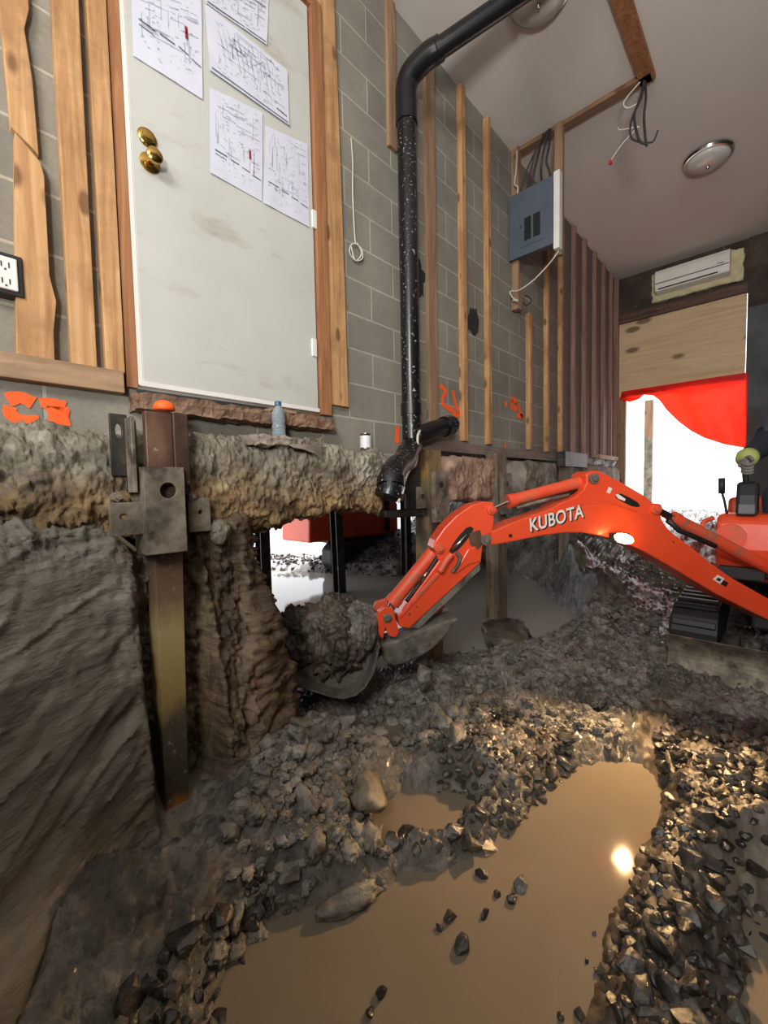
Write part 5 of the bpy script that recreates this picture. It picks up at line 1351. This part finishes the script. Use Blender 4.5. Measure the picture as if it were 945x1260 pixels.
for p in me.polygons: p.use_smooth = True
o = bpy.data.objects.new('head', me); COL.objects.link(o); o.parent = per
mb = MB()
for sy in (-.03, .03): mb.lathe([(0, 0), (.012, .002), (.012, .006), (0, .010)], (4.168, yc + sy, 1.885), (-1, 0, 0), 12)
mb.build('eyes', 'black', per, smooth='all')
mb = MB(); mb.lathe([(.104, 0), (.106, .03), (.10, .07), (.075, .11), (.035, .13), (0, .135)], (4.262, yc, 1.91), n=28)
mb.build('knit_hat', 'navy', per, smooth='all')
def hand(wr, dirv, side, grip_c, parent, name='glove'):
    """wr: wrist, hand closing round the stick at grip_c."""
    dirv = dirv.normalized(); up_ = Vector((0, 0, 1)); lat = dirv.cross(up_).normalized()
    palm = wr + dirv * .05
    skin_body(name, [(tuple(wr), .030), (tuple(palm), (.042, .026)), (tuple(wr + dirv * .085), (.042, .022))], [(0, 1), (1, 2)], 'glove', parent)
    for k in range(4):
        b0 = wr + dirv * .085 + up_ * (.030 - k * .020)
        L = (.030, .034, .032, .026)[k]
        pts = [wr + dirv * .06 + up_ * (.028 - k * .019), b0 + lat * side * .012, b0 + dirv * L * .8 + lat * side * -.004, b0 + dirv * L * .9 + lat * side * -.035, b0 + dirv * L * .2 + lat * side * -.050]
        skin_body('finger', [(tuple(p), .0105) for p in pts], [(i, i + 1) for i in range(4)], 'glove', parent)
    th = [wr + dirv * .02 + up_ * .02, wr + dirv * .045 + up_ * .045 - lat * side * .02, wr + dirv * .075 + up_ * .055 - lat * side * .035, wr + dirv * .095 + up_ * .045 - lat * side * .045]
    skin_body('thumb', [(tuple(p), .012) for p in th], [(0, 1), (1, 2), (2, 3)], 'glove', parent)
hand(Vector((3.84, -1.660, 1.405)), Vector((-.75, .05, -.65)), 1, None, per)
hand(Vector((3.95, yc - .22, 1.30)), Vector((-1, .0, -.05)), -1, None, per)
MB().tube([(3.905, -1.678, 1.432), (3.87, -1.668, 1.42), (3.835, -1.660, 1.400)], [.060, .066, .058], 20).build('cuff', 'cuff', per, smooth='all')
MB().tube([(4.0, yc - .228, 1.310), (3.93, yc - .218, 1.295)], [.054, .050], 20).build('cuff', 'cuff', per, smooth='all')
for sy in (.15, -.13):
    hull_pts = [(3.93, .62), (3.93, .78), (3.84, .78), (3.80, .70), (3.66, .68), (3.63, .64), (3.64, .61)]
    mb = MB(); mb.prism([(a + .03, b) for a, b in hull_pts], Vector((0, 0, 0)), Vector((1, 0, 0)), UZ, Vector((0, 1, 0)), yc + sy - .05, yc + sy + .05); mb.build('boot', 'black', per, bevel=.015)

# ------------------------------------------------------------------ machine behind the house piers
ym = 3.0
rm = thing('tracked_machine', 'orange tracked machine parked behind the far piers under the house', 'machine', (4.6, ym, .05))
mb = MB(); mb.prism([(3.58, .50), (3.60, .98), (3.75, 1.10), (5.30, 1.12), (5.50, 1.0), (5.50, .48)], Vector((0, 0, 0)), Vector((1, 0, 0)), UZ, Vector((0, 1, 0)), ym, ym + .7)
rb = mb.build('body_cover', 'orange', rm, bevel=.03)
MB().box((5.15, ym - .06, .55), (5.22, ym, 1.1)).build('cover_bracket', 'black', rm)
sc_ = MB()
for k in range(12): sc_.box((4.55 + k * .05, ym - .004, .70), (4.585 + k * .05, ym + .004, .745))
sc_.build('small_print', 'orange_dirty', rb)
mb = MB(); mb.prism([(3.9, .15), (4.0, .03), (5.9, .03), (6.0, .15), (6.0, .36), (5.9, .46), (4.0, .46), (3.9, .36)], Vector((0, 0, 0)), Vector((1, 0, 0)), UZ, Vector((0, 1, 0)), ym - .1, ym + .15); mb.build('crawler_track', 'black', rm, bevel=.03)
MB().box((4.0, ym + .1, .45), (5.5, ym + .6, .6)).build('chassis', 'black', rm)
MB().box((4.2, ym - .13, .43), (5.5, ym - .1, .46)).build('step_bar', 'steel_dark', rm)

# ------------------------------------------------------------------ end opening
pw = rough_box((XB - .03, -1.49, 2.535), (XB - .012, -.05, 3.60), 1, 40, 30, .002, 6)
pw.build('plywood_sheet', 'plywood', label='large plywood sheet closing the top of the far opening', category='plywood')
MB().box((XB - .08, -1.50, 3.60), (XB, -.0, 3.72)).build('header_beam', 'header', label='dark timber header beam above the plywood', category='beam', bevel=.004)
MB().box((XB - .085, -1.47, 3.66), (XB - .08, -.03, 3.675)).build('header_lip', 'steel_rust', label='rusty thin lip along the header beam', category='strip')
MB().box((XB - .07, -.16, .9), (XB, -.05, 2.535)).build('opening_post', 'pine_old', label='orange-brown timber post at the wall side of the far opening', category='post', bevel=.003)
# tarp
tarp_o = MB(); nu, nv = 60, 30
low = [(-.10, 2.50), (-.22, 2.44), (-.33, 2.47), (-.38, 2.53), (-.50, 2.50), (-.58, 2.42), (-.66, 2.28), (-.80, 2.10), (-.95, 1.95), (-1.10, 1.84), (-1.30, 1.74), (-1.50, 1.68)]
def lowz(y):
    for (a, za), (b, zb_) in zip(low, low[1:]):
        if b <= y <= a: return za + (zb_ - za) * (a - y) / (a - b)
    return low[-1][1]
for i in range(nu + 1):
    y = -.10 - 1.42 * i / nu; zl = lowz(y)
    for k in range(nv + 1):
        t = k / nv; z = 2.62 + (zl - 2.62) * t
        x = XB - .045 - .05 * t * math.sin(y * 5 + t * 2) - .03 * t * math.sin(y * 13 + 4 * t) + .015 * fr(Vector((0, y * 3, z * 3)))
        tarp_o.v.append((min(x, XB - .035), y, z))
for i in range(nu):
    for k in range(nv):
        a = i * (nv + 1) + k; tarp_o.f.append((a, a + nv + 1, a + nv + 2, a + 1))
tarp_o.build('red_tarp', 'tarp', smooth='all', label='bright red tarp hanging in a curve below the plywood', category='tarp')
# split unit with foam collar
ac = thing('air_conditioner', 'white wall mounted air conditioner under the ceiling on the end wall', 'air conditioner', (XB, -.93, 3.77))
y0, y1 = -.53, -1.33
mb = MB(); mb.prism([(XB - .0, 3.84), (XB - .19, 3.87), (XB - .22, 3.95), (XB - .22, 4.08), (XB - .19, 4.14), (XB, 4.14)], Vector((0, 0, 0)), Vector((1, 0, 0)), UZ, Vector((0, 1, 0)), y1, y0); mb.build('casing', 'mini', ac, bevel=.012)
MB().box((XB - .223, y1 + .01, 3.955), (XB - .215, y0 - .01, 3.965)).build('seam', 'steel_dark', ac)
MB().box((XB - .212, y1 + .12, 3.885), (XB - .198, y0 - .04, 3.897)).build('air_slot', 'black', ac)
MB().box((XB - .226, y1 + .06, 3.985), (XB - .219, y1 + .13, 3.992)).build('display_mark', 'steel_dark', ac)
fo = rough_box((XB - .06, y1 - .12, 3.78), (XB - .002, y0 + .06, 4.16), 4, 40, 14, .02, 9, 3); fo.build('foam_collar', 'foam', smooth='all', label='yellowed foam board collar around the air conditioner', category='foam')
# outside: posts seen through the opening
for (px, pyb, w, h, mt, lb, dist) in [(797, 575, .13, 1.25, 'pine_old', 'timber post standing outside beyond the opening', 9.2)]:
    p = Xp(px, pyb, dist); mb = MB(); mb.box((p.x, p.y - w / 2, p.z - 1.0), (p.x + .1, p.y + w / 2, p.z + h * .45)); mb2 = MB(); mb2.box((p.x, p.y - w / 2, p.z + h * .45), (p.x + .1, p.y + w / 2, p.z + h))
    t = thing('outdoor_post', lb, 'post', p); mb2.build('upper_wood', mt, t); mb.build('dark_lower_part', 'steel_mud', t)

# ------------------------------------------------------------------ light
w = bpy.data.worlds.new('world'); sc.world = w; w.use_nodes = True
bg = w.node_tree.nodes['Background']; bg.inputs['Color'].default_value = (.93, .96, 1.0, 1); bg.inputs['Strength'].default_value = 2.6
def area(name, loc, target, sx, sy, power, col):
    l = bpy.data.lights.new(name, 'AREA'); l.shape = 'RECTANGLE'; l.size = sx; l.size_y = sy; l.energy = power; l.color = col
    o = bpy.data.objects.new(name, l); COL.objects.link(o); o.location = loc
    o.rotation_euler = (Vector(target) - Vector(loc)).to_track_quat('-Z', 'Y').to_euler(); return o
sun = bpy.data.lights.new('outdoor_sun', 'SUN'); sun.energy = 9; sun.angle = .2; so = bpy.data.objects.new('outdoor_sun', sun); COL.objects.link(so)
so.rotation_euler = Vector((-.45, -.12, -.75)).to_track_quat('-Z', 'Y').to_euler()
area('work_light', (-2.3, -2.7, 3.5), (1.6, -.3, 2.2), 1.2, 1.0, 125, (1.0, .97, .93))
area('ceiling_fill', (-1.1, -2.7, 1.75), (3.2, -1.9, 4.2), .5, .4, 110, (1.0, .96, .91))  # added low fill aimed up to brighten the ceiling
sp_ = bpy.data.lights.new('boom_work_lamp', 'SPOT'); sp_.energy = 210; sp_.color = (1.0, .62, .28); sp_.spot_size = math.radians(78); sp_.spot_blend = .8; sp_.shadow_soft_size = .03
so2 = bpy.data.objects.new('boom_work_lamp', sp_); COL.objects.link(so2); so2.location = lens_c + nC * .03
so2.rotation_euler = (Vector((1.45, -1.5, 0)) - so2.location).to_track_quat('-Z', 'Y').to_euler()

sc.view_settings.view_transform = 'Standard'; sc.view_settings.look = 'None'; sc.view_settings.gamma = 1; sc.view_settings.use_curve_mapping = False
sc.view_settings.exposure = 0.0
sc.cycles.use_denoising = True
sc.cycles.max_bounces = 8; sc.cycles.diffuse_bounces = 4; sc.cycles.glossy_bounces = 3; sc.cycles.transmission_bounces = 6
sc.cycles.sample_clamp_indirect = 4; sc.cycles.caustics_reflective = False; sc.cycles.caustics_refractive = False
